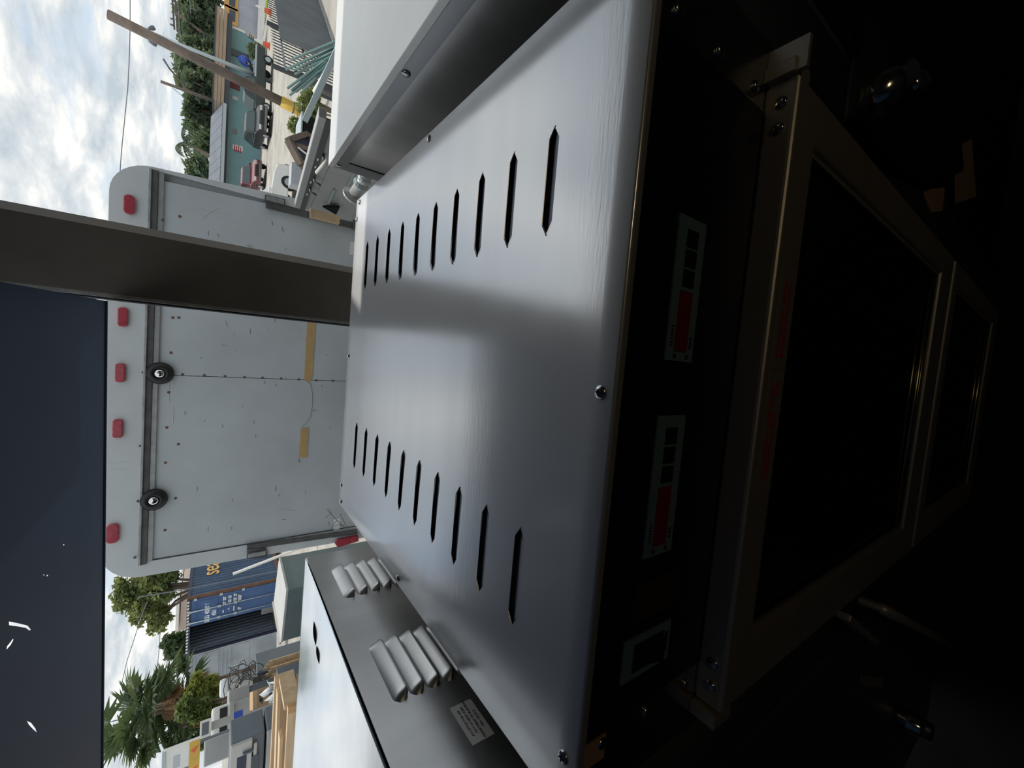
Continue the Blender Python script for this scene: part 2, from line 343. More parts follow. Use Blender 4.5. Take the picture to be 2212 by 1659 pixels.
# ------------------------------------------------------------------ the vented oven
X0, X1, Y0, Y1, ZT = -.395, .340, .218, 1.045, 1.9917
ov = thing('deck_oven', 'stainless double deck oven with slotted top and two red displays', 'oven', (-.0275, .63, 0))
SY = [.322+.0683*i for i in range(10)]
SH, PD = .0072, .011
xs = [X0, -.36, -.32, -.279, -.268, -.25, -.226, -.20, -.184, -.173, -.14, -.10, -.06, -.02, .02, .06, .10, .125, .136, .155, .176, .195, .215, .226, .26, .30, X1]
ys = [Y0, .24, .265, .29, .305]
for i, y in enumerate(SY):
    ys += [y-SH, y, y+SH]
    ys += [y+SH+.018, y+.0683-SH-.012] if i < 9 else [.965, .99, 1.02, Y1]
ys = sorted(set(round(y, 5) for y in ys))
def topz(x, y):
    u = (x-X0)/(X1-X0); v = (y-Y0)/(Y1-Y0)
    return ZT - .0070*math.sin(PI*u)*math.sin(PI*v) - .0014*math.sin(2*PI*u+.8)*math.sin(PI*v) + .0008*math.sin(3*PI*v)*math.sin(PI*u)
mb = MB(); idx = {}
for j, y in enumerate(ys):
    for i, x in enumerate(xs): idx[i, j] = len(mb.v); mb.v.append(V3((x, y, topz(x, y))))
colsL = [(-.279, -.173)]; banks = [(-.279, -.268, -.184, -.173), (.125, .136, .215, .226)]
for j in range(len(ys)-1):
    for i in range(len(xs)-1):
        xc, yc = (xs[i]+xs[i+1])/2, (ys[j]+ys[j+1])/2; q = (idx[i, j], idx[i+1, j], idx[i+1, j+1], idx[i, j+1]); skip = None
        for y in SY:
            if y-SH < yc < y+SH:
                for a, b, c, d in banks:
                    if b < xc < c: skip = ()
                    elif a < xc < b: skip = (q[0], q[1], q[3]) if yc < y and False else ((q[0], q[1], q[3]) if yc < y else (q[0], q[2], q[3]))
                    elif c < xc < d: skip = (q[0], q[1], q[2]) if yc < y else (q[1], q[2], q[3])
        if skip is None: mb.f.append(q)
        elif skip: mb.f.append(skip)
ni, nj = len(xs), len(ys)                                     # folded edges: a small radius, then a skirt
def skirt(keys, n):
    rows = [[idx[k] for k in keys]]
    for off, dz in ((.0012, -.0005), (.0022, -.0018), (.0024, -.0036), (.0024, -.0085)):
        row = []
        for k in keys: p = mb.v[idx[k]]; row.append(len(mb.v)); mb.v.append(V3((p.x+n[0]*off, p.y+n[1]*off, p.z+dz)))
        rows.append(row)
    for a, b in zip(rows, rows[1:]):
        for i in range(len(keys)-1): mb.f.append((a[i], a[i+1], b[i+1], b[i]))
skirt([(i, 0) for i in range(ni)], (0, -1)); skirt([(i, nj-1) for i in range(ni)], (0, 1))
skirt([(0, j) for j in range(nj)], (-1, 0)); skirt([(ni-1, j) for j in range(nj)], (1, 0))
mb.build('top_panel', M['oven_top'], ov, smooth=True)
lm = MB(); w = .0505                                          # pressed louvre tongue below each slot
for (ya, za, yb, zb_) in ((-SH, 0, -.0055, -.0003), (-.0055, -.0003, -.0035, -.0012), (-.0035, -.0012, .006, -.0050), (.006, -.0050, .028, -.0125)):
    ka = 1 if ya > -SH else .80; lm.quad((-w*ka, ya, za), (w*ka, ya, za), (w, yb, zb_), (-w, yb, zb_))
for sgn in (-1, 1): lm.quad((sgn*w*.8, -SH, 0), (sgn*w*1.03, 0, 0), (sgn*w*1.0, .010, -.0078), (sgn*w, -.0035, -.0012))
rim_ = MB().tube([(-w*1.04, 0, .0002), (-w*.82, SH, .0005), (w*.82, SH, .0005), (w*1.04, 0, .0002)], .0006, 6)
rme = bpy.data.meshes.new('slot_rim'); rme.from_pydata([tuple(p) for p in rim_.v], [], rim_.f); rme.materials.append(M['steel'])
copies(rme, 'slot_rim', [(xc, y, topz(xc, y)) for xc in (-.226, .1755) for y in SY], ov)
lme = bpy.data.meshes.new('louvre'); lme.from_pydata([tuple(p) for p in lm.v], [], lm.f); lme.materials.append(M['louvre'])
for p in lme.polygons: p.use_smooth = True
copies(lme, 'louvre', [(xc, y, topz(xc, y)) for xc in (-.226, .1755) for y in SY], ov)
copies(SCREW_UP, 'screw', [(x, y, topz(x, y)-.0004) for x, y in ((-.022, .231), (-.345, .232), (.332, .636), (.331, 1.02), (.295, 1.036), (-.028, 1.036), (-.346, 1.032), (-.385, 1.025), (-.386, .637), (.30, .232))], ov)
crs = MB().box(-.0028, .0028, -.0007, .0007, 0, .0006).box(-.0007, .0007, -.0028, .0028, 0, .0006)
cme = bpy.data.meshes.new('screw_recess'); cme.from_pydata([tuple(p) for p in crs.v], [], crs.f); cme.materials.append(M['matt_black'])
copies(cme, 'screw_recess', [(x, y, topz(x, y)+.0027) for x, y in ((-.022, .231), (-.345, .232))], ov)
MB().box(X0, X0+.012, Y0+.004, Y1, .16, ZT-.008).build('side_panel', M['steel_side'], ov)
MB().box(X1-.012, X1, Y0+.004, Y1, .16, ZT-.008).build('side_panel', M['steel_side'], ov)
MB().box(X0+.012, X1-.012, Y1-.012, Y1, .16, ZT-.008).build('back_panel', M['steel'], ov)
MB().box(X0+.012, X1-.012, Y0+.03, Y1-.012, .16, .18).build('base_panel', M['dark_steel'], ov)
MB().box(X0+.012, X1-.012, Y0+.03, Y0+.04, .18, ZT-.03).build('inner_front', M['matt_black'], ov)
MB().box(X0+.012, X1-.012, Y0+.05, Y1-.03, 1.90, 1.91).build('inner_tray', M['dark_steel'], ov)
for xa, xb in ((X0, -.3205), (.2725, X1)): MB().box(xa, xb, Y0, Y0+.028, .16, ZT-.008).build('front_frame', M['frame_steel'], ov, bevel=.0015)
MB().box(-.3205, .2725, Y0-.001, Y0+.028, 1.806, ZT-.0088).build('control_panel', M['panel'], ov, bevel=.001)
copies(SCREW_FRONT, 'screw', [(x, Y0, z) for x in (.288, -.336) for z in (1.96, 1.895, 1.826)], ov)
MB().box(-.352, -.329, Y0-.001, Y0+.001, 1.955, 1.982).build('paper_label', M['card'], ov)['label'] = 'small tan paper label on the oven front'
yp = Y0-.001
def display(xa, xb, za, zb_):
    s = MB().box(xa, xb, yp-.0015, yp, za, zb_).build('display_strip', M['strip'], ov); s['label'] = 'pale teal strip with red display'
    L = xb-xa; h = zb_-za; zc = (za+zb_)/2
    MB().box(xa+L*.07, xa+L*.495, yp-.0027, yp-.0015, zc-h*.22, zc+h*.24).build('display_window', M['red_display'], s, bevel=.001)['label'] = 'red display window'
    for k in range(3): MB().box(xa+L*(.525+k*.137), xa+L*(.525+k*.137+.118), yp-.003, yp-.0015, zc-h*.20, zc+h*.20).build('button', M['black'], s, bevel=.0006)
    for k in (-.25, .2): MB().lathe([(.0022, 0), (.0022, .0009), (.0012, .0013)], (xa+L*.035, yp-.0015, zc+k*h), (0, -1, 0), 10).build('indicator', M['ink'], s)
    d = MB()
    for k in range(7): d.box(xa+L*(.10+k*.022), xa+L*(.112+k*.022), yp-.0018, yp-.0015, zc+h*.31, zc+h*.40)
    for k in range(3): d.box(xa+L*(.10+k*.03), xa+L*(.12+k*.03), yp-.0018, yp-.0015, zc-h*.40, zc-h*.31)
    d.build('printed_marks', M['ink'], s)
display(.010, .137, 1.888, 1.930); display(-.172, -.040, 1.887, 1.930)
sw = MB().box(-.288, -.247, yp-.0015, yp, 1.872, 1.944).build('switch_plate', M['strip'], ov)
MB().box(-.281, -.254, yp-.003, yp-.0015, 1.884, 1.930).build('switch_well', M['black'], sw, bevel=.0008)
MB().prism([(-.279, yp-.003, 1.888), (-.279, yp-.009, 1.891), (-.279, yp-.004, 1.908), (-.279, yp-.0035, 1.926)], (.023, 0, 0)).build('rocker', M['black'], sw)
MB().box(-.278, -.257, yp-.0018, yp-.0015, 1.876, 1.881).build('printed_mark', M['ink'], sw)
MB().box(-.233, -.196, yp-.0008, yp, 1.868, 1.935).build('faded_badge', mat('brown_badge', (.05, .028, .012), .5), ov)
# the two doors
def door(z0, z1, first):
    dx0, dx1, dy = -.359, .298, .188
    wx0, wx1, wz0, wz1 = -.288, .246, z0+.105, z1-.055
    d = cdt_plane([(dx0, z0), (dx1, z0), (dx1, z1), (dx0, z1)], [[(wx0, wz0), (wx1, wz0), (wx1, wz1), (wx0, wz1)]], lambda x, z: (x, dy, z))
    r = .005
    d = MB(); prof = [(0, .028), (0, .0045), (.0006, .0022), (.0022, .0006), (.0045, 0)]     # rounded outer edge
    loops = []
    for inset, yy in prof + [(.045, 0)]: loops.append((inset, yy))
    def ring(ins, yy, bx): x0_, x1_, a, b = bx; return [(x0_+ins, dy+yy, a+ins), (x1_-ins, dy+yy, a+ins), (x1_-ins, dy+yy, b-ins), (x0_+ins, dy+yy, b-ins)]
    rings = [ring(i, yy, (dx0, dx1, z0, z1)) for i, yy in prof] + [ring(-.006, 0, (wx0, wx1, wz0, wz1)), ring(-.002, .001, (wx0, wx1, wz0, wz1)), ring(0, .004, (wx0, wx1, wz0, wz1)), ring(0, .014, (wx0, wx1, wz0, wz1))]
    vs = [p for R_ in rings for p in R_]; fs = []
    for k in range(len(rings)-1):
        for i in range(4): fs.append((k*4+i, k*4+(i+1) % 4, (k+1)*4+(i+1) % 4, (k+1)*4+i))
    d.add(vs, fs); D_ = d.build('door', M['steel_door'], ov, fixn=True)
    MB().box(dx0+.002, dx1-.002, dy+.0285, dy+.030, z0+.002, z1-.001).build('door_back', M['steel_door'], D_)
    MB().box(wx0-.004, wx1+.004, dy+.012, dy+.015, wz0-.004, wz1+.004).build('glass', M['glass_dark'], D_)
    for k in (.012, .030): MB().tube([(wx0, dy+.009, wz0+k), (wx1, dy+.009, wz0+k)], .0042, 10).build('window_strip', M['gold_strip'], D_, smooth=True)['label'] = 'bright strip along the window sill'
    for x in (wx0+.003, wx1-.003): MB().bar((x, dy+.006, wz0), (x, dy+.006, wz1), .005, .004).build('window_bead', M['steel_door'], D_)
    if first:
        for x in (dx0+.022, dx0+.047, dx1-.047, dx1-.022): MB().lathe(dome(.0062, .0038), (x, dy+.0145, z1), (0, 0, 1), 16).build('bolt', M['chrome'], D_, smooth=True)
        for xa, xb in ((.012, .118), (-.118, .008)):
            s = MB().box(xa, xb, dy-.0006, dy, z1-.049, z1-.014); s.build('sticker', M['sticker_clear'], D_)['label'] = 'worn sticker with red print'
            q = MB(); rnd = random.Random(3)
            for line in range(2):
                x = xa+.012
                while x < xb-.016:
                    wd = rnd.uniform(.003, .008)
                    if rnd.random() > .12: q.box(x, x+wd, dy-.0009, dy-.0006, z1-.028-line*.010, z1-.0215-line*.010+rnd.uniform(-.001, .001))
                    x += wd+.0016
            q.build('red_print', M['red_ink'], D_)
    return D_
door(.955, 1.802, True); door(.10, .930, False)
for x in (.302, -.372): MB().box(x-.004, x+.010, .190, .218, 1.775, 1.81).build('hinge_bracket', M['steel_door'], ov, bevel=.001)
MB().box(.300, .330, .182, .2178, 1.800, 1.806).build('hinge_plate', M['steel_door'], ov)
for x in (X0+.06, X1-.06):
    for y in (Y0+.10, Y1-.06): MB().lathe([(.022, 0), (.026, .01), (.018, .04), (.016, .16)], (x, y, 0), n=14).build('leg', M['dark_steel'], ov, smooth=True)
hd = MB(); hd.tube([(-.30, .186, 1.02), (-.30, .152, 1.02), (-.30, .148, 1.03)], .008, 8)

# ------------------------------------------------------------------ the louvred oven on the left
bx = -.45; BZ = 2.088
lo = thing('louvred_oven', 'stainless oven with raised side louvres and white approval label', 'oven', (-.80, .55, 0))
def lz(x, y): return BZ + .003*math.sin((x+.45)*9)*math.sin(y*7) - .002*(x+.45)*2
lx = [bx, -.4515, -.456, -.47, -.50, -.54, -.60, -.70, -.82, -.95, -1.08, -1.16]; ly = [.20, .28, .36, .44, .52, .60, .68, .76, .84, .895, .901, .903]
g = MB()
for y in ly:
    for x in lx: g.v.append(V3((x, y, lz(x, y)-(.0006 if x == bx or y == .903 else 0))))
for j in range(len(ly)-1):
    for i in range(len(lx)-1): a = j*len(lx)+i; g.f.append((a, a+1, a+len(lx)+1, a+len(lx)))
g.build('top_panel', M['galv'], lo, smooth=True)
for (xa, ya), (xb, yb) in (((-.512, .780), (-.546, .745)), ((-.536, .746), (-.556, .708))):       # two pressed vents in the top
    v = MB(); T_ = [i/10 for i in range(11)]; d_ = V3((xb-xa, yb-ya, 0)).normalized(); n_v = V3((-d_.y, d_.x, 0))
    lo_ = [V3((xa+(xb-xa)*t_, ya+(yb-ya)*t_, BZ+.0008)) for t_ in T_]; hi_ = [p+n_v*.006*math.sin(PI*t_)+V3((0, 0, .0045*math.sin(PI*t_))) for p, t_ in zip(lo_, T_)]
    for k in range(10): v.quad(lo_[k], lo_[k+1], hi_[k+1], hi_[k])
    v.build('vent_slot', M['dark_steel'], lo)
MB().box(bx-.004, bx, .20, .905, .16, BZ-.0035).build('side_panel', M['steel_side'], lo)
MB().box(-1.16, -1.15, .20, .905, .16, BZ-.004).build('side_panel', M['steel_side'], lo)
MB().box(-1.15, bx-.004, .89, .905, .16, BZ-.004).build('back_panel', M['steel'], lo)
MB().box(-1.15, bx-.004, .20, .215, .16, BZ-.004).build('front_panel', M['dark_steel'], lo)
MB().box(-1.15, bx-.004, .215, .89, .16, .18).build('base_panel', M['dark_steel'], lo)
def side_louvre(yc, zc, L, h=.0200, dep=.011):
    m_ = MB(); n = 22; ring_ = []
    sec = [(-.5, 0), (-.5, .70), (-.46, .93), (-.38, 1.0), (-.22, .94), (.30, .30), (.44, .10), (.5, 0)]
    for i in range(n+1):
        t_ = i/n; y = yc-L/2+L*t_; e = min(t_, 1-t_)*L/(h*.62); k = math.sqrt(max(0, 1-(1-min(1, e))**2)) if e < 1 else 1
        kz = .35+.65*k
        ring_.append([(bx+dep*d*k, y, zc+h*s_*kz) for s_, d in sec])
    m_.v = [V3(p) for R_ in ring_ for p in R_]; q = len(sec)
    for i in range(n):
        for j in range(q-1): m_.f.append((i*q+j, i*q+j+1, (i+1)*q+j+1, (i+1)*q+j))
    return m_.build('louvre', M['steel_side'], lo, smooth=True)
for yc, L in ((.525, .120), (.7775, .116)):
    for zc in (2.0425, 2.020, 1.997, 1.975, 1.953): side_louvre(yc, zc, L)
lab = MB().box(bx, bx+.0006, .367, .425, 1.9655, 1.9955).build('approval_label', M['sticker'], lo); lab['label'] = 'white label with black lettering'
for i, (s_, yo) in enumerate((('ACCEPTED FOR USE', .376), ('CITY OF NEW YORK', .378), ('DEPARTMENT OF BUILDINGS', .3685), ('MEA 176-01-E', .382))):
    text(s_, .0045, M['ink'], lab, (bx+.0008, yo, 1.9872-i*.0057), (0, 1, 0), (0, 0, 1), 'label_text', 'LEFT', .0001)
MB().lathe(dome(.006, .004), (bx, .30, 2.0), (1, 0, 0), 12).build('screw', M['screw'], lo, smooth=True)
for x in (-1.09, -.52):
    for y in (.27, .83): MB().lathe([(.022, 0), (.026, .01), (.018, .04), (.016, .16)], (x, y, 0), n=14).build('leg', M['dark_steel'], lo, smooth=True)

# ------------------------------------------------------------------ the white topped cabinet on the right
CF = .21
rc = thing('steel_cabinet', 'grey steel cabinet with white top beside the slotted oven', 'cabinet', (.78, .62, 0))
rx, RZ = .40, 2.058
MB().box(rx, 1.20, CF, 1.048, RZ-.012, RZ).build('top_panel', M['white_top'], rc, bevel=.0015)
MB().box(rx+.001, rx+.006, CF, 1.046, RZ-.034, RZ-.012).build('top_flange', M['flange'], rc)
MB().box(rx+.003, rx+.010, CF, .999, .16, RZ-.0345).build('side_panel', M['steel_side'], rc)
MB().box(rx+.001, rx+.010, 1.0015, 1.046, .16, RZ-.0345).build('corner_strip', M['flange'], rc)
MB().box(rx+.010, 1.19, 1.03, 1.044, .16, RZ-.012).build('back_panel', M['steel'], rc)
MB().box(1.185, 1.195, CF, 1.044, .16, RZ-.012).build('side_panel', M['steel_side'], rc)
MB().box(rx+.012, 1.18, CF, CF+.015, .16, RZ-.012).build('front_panel', M['matt_black'], rc)
MB().box(rx+.012, 1.18, CF+.015, 1.03, .16, .18).build('base_panel', M['dark_steel'], rc)
scx = screw_mesh(.007, .004, (-1, 0, 0)); copies(scx, 'screw', [(rx+.001, 1.031, RZ-.019), (rx+.001, .62, RZ-.019)], rc)
for x in (.47, 1.12):
    for y in (.24, .97): MB().lathe([(.022, 0), (.026, .01), (.018, .04), (.016, .16)], (x, y, 0), n=14).build('leg', M['dark_steel'], rc, smooth=True)

# ------------------------------------------------------------------ the box truck backed up to the opening
TY = 2.80
tk = thing('box_truck', 'white box truck backed up to the bay with red marker lamps', 'truck', (-.25, 4.6, GZ))
TL = lambda z: -1.325 + (z-2.6)*.008
TR = lambda z: .800 - (z-2.6)*.045
TB, TT, RAD = .35, 2.693, .16
def outline(ins=0, top=TT):
    p = [(TL(TB)+ins, TB+ins), (TR(TB)-ins, TB+ins)]
    r = RAD
    for k in range(9): a = k/8*PI/2; p.append((TR(top)-ins-r+r*math.cos(a), top-ins-r+r*math.sin(a)))
    for k in range(9): a = PI/2+k/8*PI/2; p.append((TL(top)+ins+r+r*math.cos(a), top-ins-r+r*math.sin(a)))
    return p
po = outline()
MB().prism([(x, TY+.03, z) for x, z in po], (0, 4.6, 0)).build('body', M['truck'], tk, bevel=.02)
fr = cdt_plane(po, [[(TL(2)+.085, TB+.05), (TR(2)-.075, TB+.05), (TR(2)-.045, 2.545), (TL(2)+.085, 2.545)]], lambda x, z: (x, TY, z))
fr.build('rear_frame', M['truck_pale'], tk)
ed_ = MB(); n_ = len(po); pi_ = po
for i in range(n_):
    (a, b), (c, d) = po[i], po[(i+1) % n_]; ed_.quad((a, TY, b), (c, TY, d), (c, TY+.03, d), (a, TY+.03, b))
ed_.build('frame_edge', M['truck_trim'], tk)
DZT = 2.512                                                      # rear doors, a narrow gap under the header rail
seam = -.244
MB().box(TL(2)+.09, seam-.0015, TY+.006, TY+.03, TB+.06, DZT).build('rear_door', M['truck'], tk, bevel=.002)['label'] = 'wider rear door leaf with rubber bumpers'
MB().prism([(seam+.0015, TY+.006, TB+.06), (TR(.4)-.085, TY+.006, TB+.06), (TR(DZT)-.062, TY+.006, DZT), (seam+.0015, TY+.006, DZT)], (0, .024, 0)).build('rear_door', M['truck'], tk)
MB().box(TL(2)+.075, TR(2)-.045, TY-.012, TY+.012, 2.515, 2.545).build('header_rail', M['truck_dark'], tk, bevel=.003)
MB().box(TL(2)+.075, TR(2)-.045, TY-.020, TY-.002, 2.540, 2.551).build('header_lip', M['truck_trim'], tk, bevel=.002)
MB().box(TL(2)+.085, TR(2)-.050, TY-.006, TY+.012, 2.494, 2.514).build('hinge_plate', M['truck_trim'], tk)
def tY(px, py): return atY(px, py, TY)
lampp = [(280, 443, .021, .046), (266, 685, .019, .047), (260.5, 805, .019, .047), (255, 925, .019, .047), (244, 1151, .024, .050)]
for k, (px, py, hz, hx) in enumerate(lampp):
    p = tY(px, py); q = MB(); n = 5; pts_ = []
    rr = .012 if k else .02
    if k in (0, 4): rr = .018
    for cxs, czs, a0 in ((1, 1, 0), (-1, 1, 90), (-1, -1, 180), (1, -1, 270)):
        for i in range(n): a = math.radians(a0+90*i/(n-1)); pts_.append((p.x+cxs*(hx-rr)+rr*math.cos(a), p.z+czs*(hz-rr)+rr*math.sin(a)))
    q.prism([(x, TY, z) for x, z in pts_], (0, -.018, 0)); q.build('marker_lamp', M['red_lens'], tk, bevel=.005)
for px, py in ((346, 806), (333, 1078)):
    p = tY(px, py); b = MB().lathe([(.052, 0), (.058, .012), (.056, .026), (.040, .040), (.026, .042), (.024, .030)], (p.x, TY+.006, p.z), (0, -1, 0), 24).build('rubber_bumper', M['gasket'], tk, smooth=True)
    MB().lathe([(.023, 0), (.021, .012), (.012, .016)], (p.x, TY-.024, p.z), (0, -1, 0), 14).build('bumper_bolt', M['chrome'], b, smooth=True)
dy0 = TY+.0058
def strip(pts, name, m, th=.003): q = MB().prism([(atY(a, b, dy0).x, dy0, atY(a, b, dy0).z) for a, b in pts], (0, -th, 0)); return q.build(name, m, tk)
strip([(664, 690), (682, 692), (675, 810), (671, 823), (658, 823), (657, 812)], 'glue_strip', M['tape'])['label'] = 'longer tan strip of old adhesive'
strip([(650, 925), (667, 924), (663, 988), (645, 988)], 'glue_strip', M['tape'])['label'] = 'shorter tan strip of old adhesive'
gl = MB().tube([(p.x, dy0, p.z) for p in [tY(*q) for q in [(660, 822), (670, 830), (674, 850), (674, 875), (670, 900), (660, 915), (652, 922)]]], .004, 6); gl.build('glue_trail', M['tarnish'], tk)
dk = MB().lathe(dome(.007, .004), (0, 0, 0), (0, -1, 0), 8); dme = bpy.data.meshes.new('rivet'); dme.from_pydata([tuple(p) for p in dk.v], [], dk.f); dme.materials.append(M['truck_dark'])
copies(dme, 'rivet', [(tY(*p).x, dy0, tY(*p).z) for p in ((394, 809), (441, 811), (486, 813), (528, 815), (567, 816), (607, 818), (645, 820), (683, 822), (719, 823), (385, 960), (379, 1077), (386, 686))], tk)
bme = dme.copy(); bme.materials[0] = M['rust']
copies(bme, 'rusty_bolt', [(tY(*p).x, dy0, tY(*p).z) for p in ((373, 686), (369, 762), (364, 848), (360, 924), (357, 1000), (355, 1084), (356, 1146), (388, 467))], tk)
copies(dme, 'rivet', [(tY(*p).x, TY-.0115, tY(*p).z) for p in ((310, 804), (304, 962), (299, 1081), (292, 1202), (352, 476))], tk)
sc_ = MB()                                                        # scratches and dents on the paint
rs = random.Random(5)
for a, b in (((365, 800), (365, 870)), ((376, 812), (374, 842)), ((375, 880), (373, 915)), ((334, 922), (330, 1020)), ((232, 1003), (280, 999)), ((232, 1015), (282, 1015)), ((435, 447), (500, 462)), ((470, 448), (435, 470)), ((400, 445), (460, 480)), ((600, 1100), (640, 1106))):
    p, q = tY(*a), tY(*b); yy = dy0 if a[0] > 300 else TY-.0002
    sc_.bar((p.x, yy, p.z), (q.x, yy, q.z), .0008, .004, (0, 1, 0))
sc_.build('scratches', M['white_ink'], tk)
dn = MB()
for _ in range(46):
    px, py = rs.uniform(390, 720), rs.uniform(690, 1150) if rs.random() < .75 else rs.uniform(480, 540); p = tY(px, py)
    l = rs.uniform(.004, .03); a = rs.choice((0, 0, .3, 1.5)); dn.bar((p.x-l*math.cos(a)/2, dy0, p.z-l*math.sin(a)/2), (p.x+l*math.cos(a)/2, dy0, p.z+l*math.sin(a)/2), .0008, rs.uniform(.002, .005), (0, 1, 0))
dn.build('scuff_marks', M['truck_dark'], tk)
for side, pp in (('r', [(572, 421), (616, 432), (615, 447), (571, 436)]), ('l', [(533, 1184), (574, 1182), (578, 1203), (533, 1206)])):
    pts_ = [atY(a, b, TY-.002) for a, b in pp]
    h_ = MB().prism([(p.x, TY-.004, p.z) for p in pts_], (0, -.012, 0)).build('door_latch', M['truck_dark'], tk, bevel=.003)
    c_ = sum(pts_, V3((0, 0, 0)))/4; MB().box(c_.x-.012, c_.x+.012, TY-.026, TY-.016, c_.z-.045, c_.z+.045).build('latch_handle', M['truck_trim'], h_, bevel=.003)
for pp in ([(574, 438), (768, 482), (768, 496), (574, 450)], [(533, 1176), (770, 1143), (772, 1152), (534, 1186)]):
    pts_ = [atY(a, b, TY-.002) for a, b in pp]; MB().prism([(p.x, TY-.004, p.z) for p in pts_], (0, -.008, 0)).build('door_seal', M['truck_dark'], tk)
pts_ = [atY(a, b, TY) for a, b in ((722, 1172), (728, 1163), (772, 1154), (773, 1166), (728, 1180))]
MB().prism([(p.x, TY-.002, p.z) for p in pts_], (0, -.025, 0)).build('tail_lamp', M['red_lens'], tk, bevel=.004)
pts_ = [atY(a, b, TY) for a, b in ((762, 470), (772, 472), (772, 500), (762, 497))]
MB().prism([(p.x, TY-.002, p.z) for p in pts_], (0, -.02, 0)).build('tail_lamp', M['truck_dark'], tk, bevel=.004)
for pp in ([(721, 1122), (735, 1120), (733, 1150), (721, 1152)], [(757, 522), (768, 523), (766, 550), (755, 550)]):
    pts_ = [atY(a, b, dy0) for a, b in pp]; MB().prism([(p.x, dy0, p.z) for p in pts_], (0, -.001, 0)).build('faded_label', M['sticker'], tk)
cl = MB()                                                         # coiled wire on the roof corner
for k in range(3):
    c0 = atY(252, 402+3*k, TY+.06); cl.tube([c0+V3((.030*math.cos(a), .012*math.sin(3*a), .004+.016*math.sin(a))) for a in [i/14*2*PI for i in range(15)]], .0014, 5)
cl.build('wire_coil', M['wire'], tk)
for x in (-1.05, .55):
    for yy in (4.0, 6.6): MB().lathe([(.30, -.11), (.38, -.10), (.40, -.05), (.40, .05), (.38, .10), (.30, .11)], (x, yy, GZ+.40), (1, 0, 0), 24).build('wheel', M['tyre'], tk, smooth=True)
MB().box(-.75, .25, 3.0, 7.2, -.1, .36).build('chassis', M['dark_steel'], tk)
MB().box(-1.05, .55, 7.42, 9.0, -.05, 2.0).build('cab', M['truck'], tk, bevel=.12)
# dry weed growing up between the oven and the truck
wd = thing('dry_weed', 'dry twiggy weed standing against the truck corner', 'weed', (-1.0, 2.66, GZ))
q = MB(); r0 = V3((-.98, 2.66, GZ)); top_ = atY(705, 1100, 2.66); mid = atY(745, 1140, 2.66)
q.tube([r0, V3((mid.x-.03, 2.66, .9)), mid, atY(728, 1124, 2.66), top_], .004, 6, r2=.0012)
for a, b in (((728, 1124), (712, 1150)), ((740, 1135), (722, 1137)), ((718, 1112), (703, 1118)), ((752, 1148), (735, 1110)), ((716, 1110), (709, 1099))):
    q.tube([atY(*a, 2.66), (atY(*a, 2.66)+atY(*b, 2.66))/2+V3((.004, .01, 0)), atY(*b, 2.66)], .0016, 5)
q.build('stems', M['bark'], wd)

# ------------------------------------------------------------------ yard ground
struct(MB().box(-70, 70, 1.34, 140, GZ-.2, GZ).build('ground', M['ground']))
def ribbon(y0, y1, x0, x1, m, name, z): return struct(MB().box(x0, x1, y0, y1, GZ, GZ+z).build(name, m))
ribbon(46, 51, 31, 90, M['grass'], 'grass_verge', .05); ribbon(51, 72, 31, 110, M['road'], 'road', .02); ribbon(72, 98, 34, 140, M['grass'], 'lawn', .05)

# ------------------------------------------------------------------ plants
def crown(name, m, parent, blobs, n, size, seed=1):
    rnd = random.Random(seed); mb = MB(); tot = sum(b[3]*b[4]*b[5] for b in blobs); v = mb.v; f = mb.f
    for (x, y, z, rx_, ry_, rz_) in blobs:
        for _ in range(int(n*rx_*ry_*rz_/tot)+1):
            while True:
                a = V3((rnd.uniform(-1, 1), rnd.uniform(-1, 1), rnd.uniform(-1, 1)))
                if .12 < a.length < 1: break
            a *= (.72+.28*rnd.random())/max(a.length, .55) if rnd.random() < .6 else 1
            a *= 1+.30*math.sin(5.1*a.x+seed+x)*math.sin(4.3*a.z+2*seed)+.12*math.sin(9*a.y+7*a.z)
            c = V3((x+a.x*rx_, y+a.y*ry_, z+a.z*rz_)); d = V3((rnd.uniform(-1, 1), rnd.uniform(-1, 1), rnd.uniform(-.7, .5))).normalized()
            e = d.cross(V3((rnd.uniform(-1, 1), rnd.uniform(-1, 1), rnd.uniform(-1, 1)))).normalized(); s_ = size*rnd.uniform(.6, 1.3); o = len(v)
            v += [c-d*s_, c+e*s_*.42, c+d*s_, c-e*s_*.42]; f.append((o, o+1, o+2, o+3))
    return mb.build(name, m, parent, fixn=False)
def tree(label, base, h, blobs, m, n=2600, size=.12, trunk=.12, seed=1, group=None, name='tree'):
    tr = thing(name, label, 'tree', base, 0, group); b = V3(base)
    rnd = random.Random(seed); c = V3(blobs[0][:3])
    MB().tube([b, b.lerp(c, .5)+V3((.05*h*rnd.uniform(-1, 1)*.5, 0, 0)), c], trunk, 8, r2=trunk*.4).build('trunk', M['bark'], tr, smooth=True)
    br = MB()
    for bl in blobs[1:]: br.tube([b.lerp(c, .55), (b.lerp(c, .7)+V3(bl[:3]))/2, V3(bl[:3])], trunk*.4, 6, r2=trunk*.1)
    if br.v: br.build('branches', M['bark'], tr, smooth=True)
    crown('crown', m, tr, blobs, n, size, seed)['kind'] = 'stuff'; return tr
def blob(px, py, y, rpx, rpy, depth=None):
    c = atY(px, py, y); a = atY(px-rpx, py, y); b = atY(px, py-rpy, y); rz_ = abs(a.z-c.z); rx_ = abs(b.x-c.x); return (c.x, c.y, c.z, rx_, depth or max(rx_, rz_)*.8, rz_)
def ground_under(px, py, y): c = atY(px, py, y); return (c.x, y, GZ)
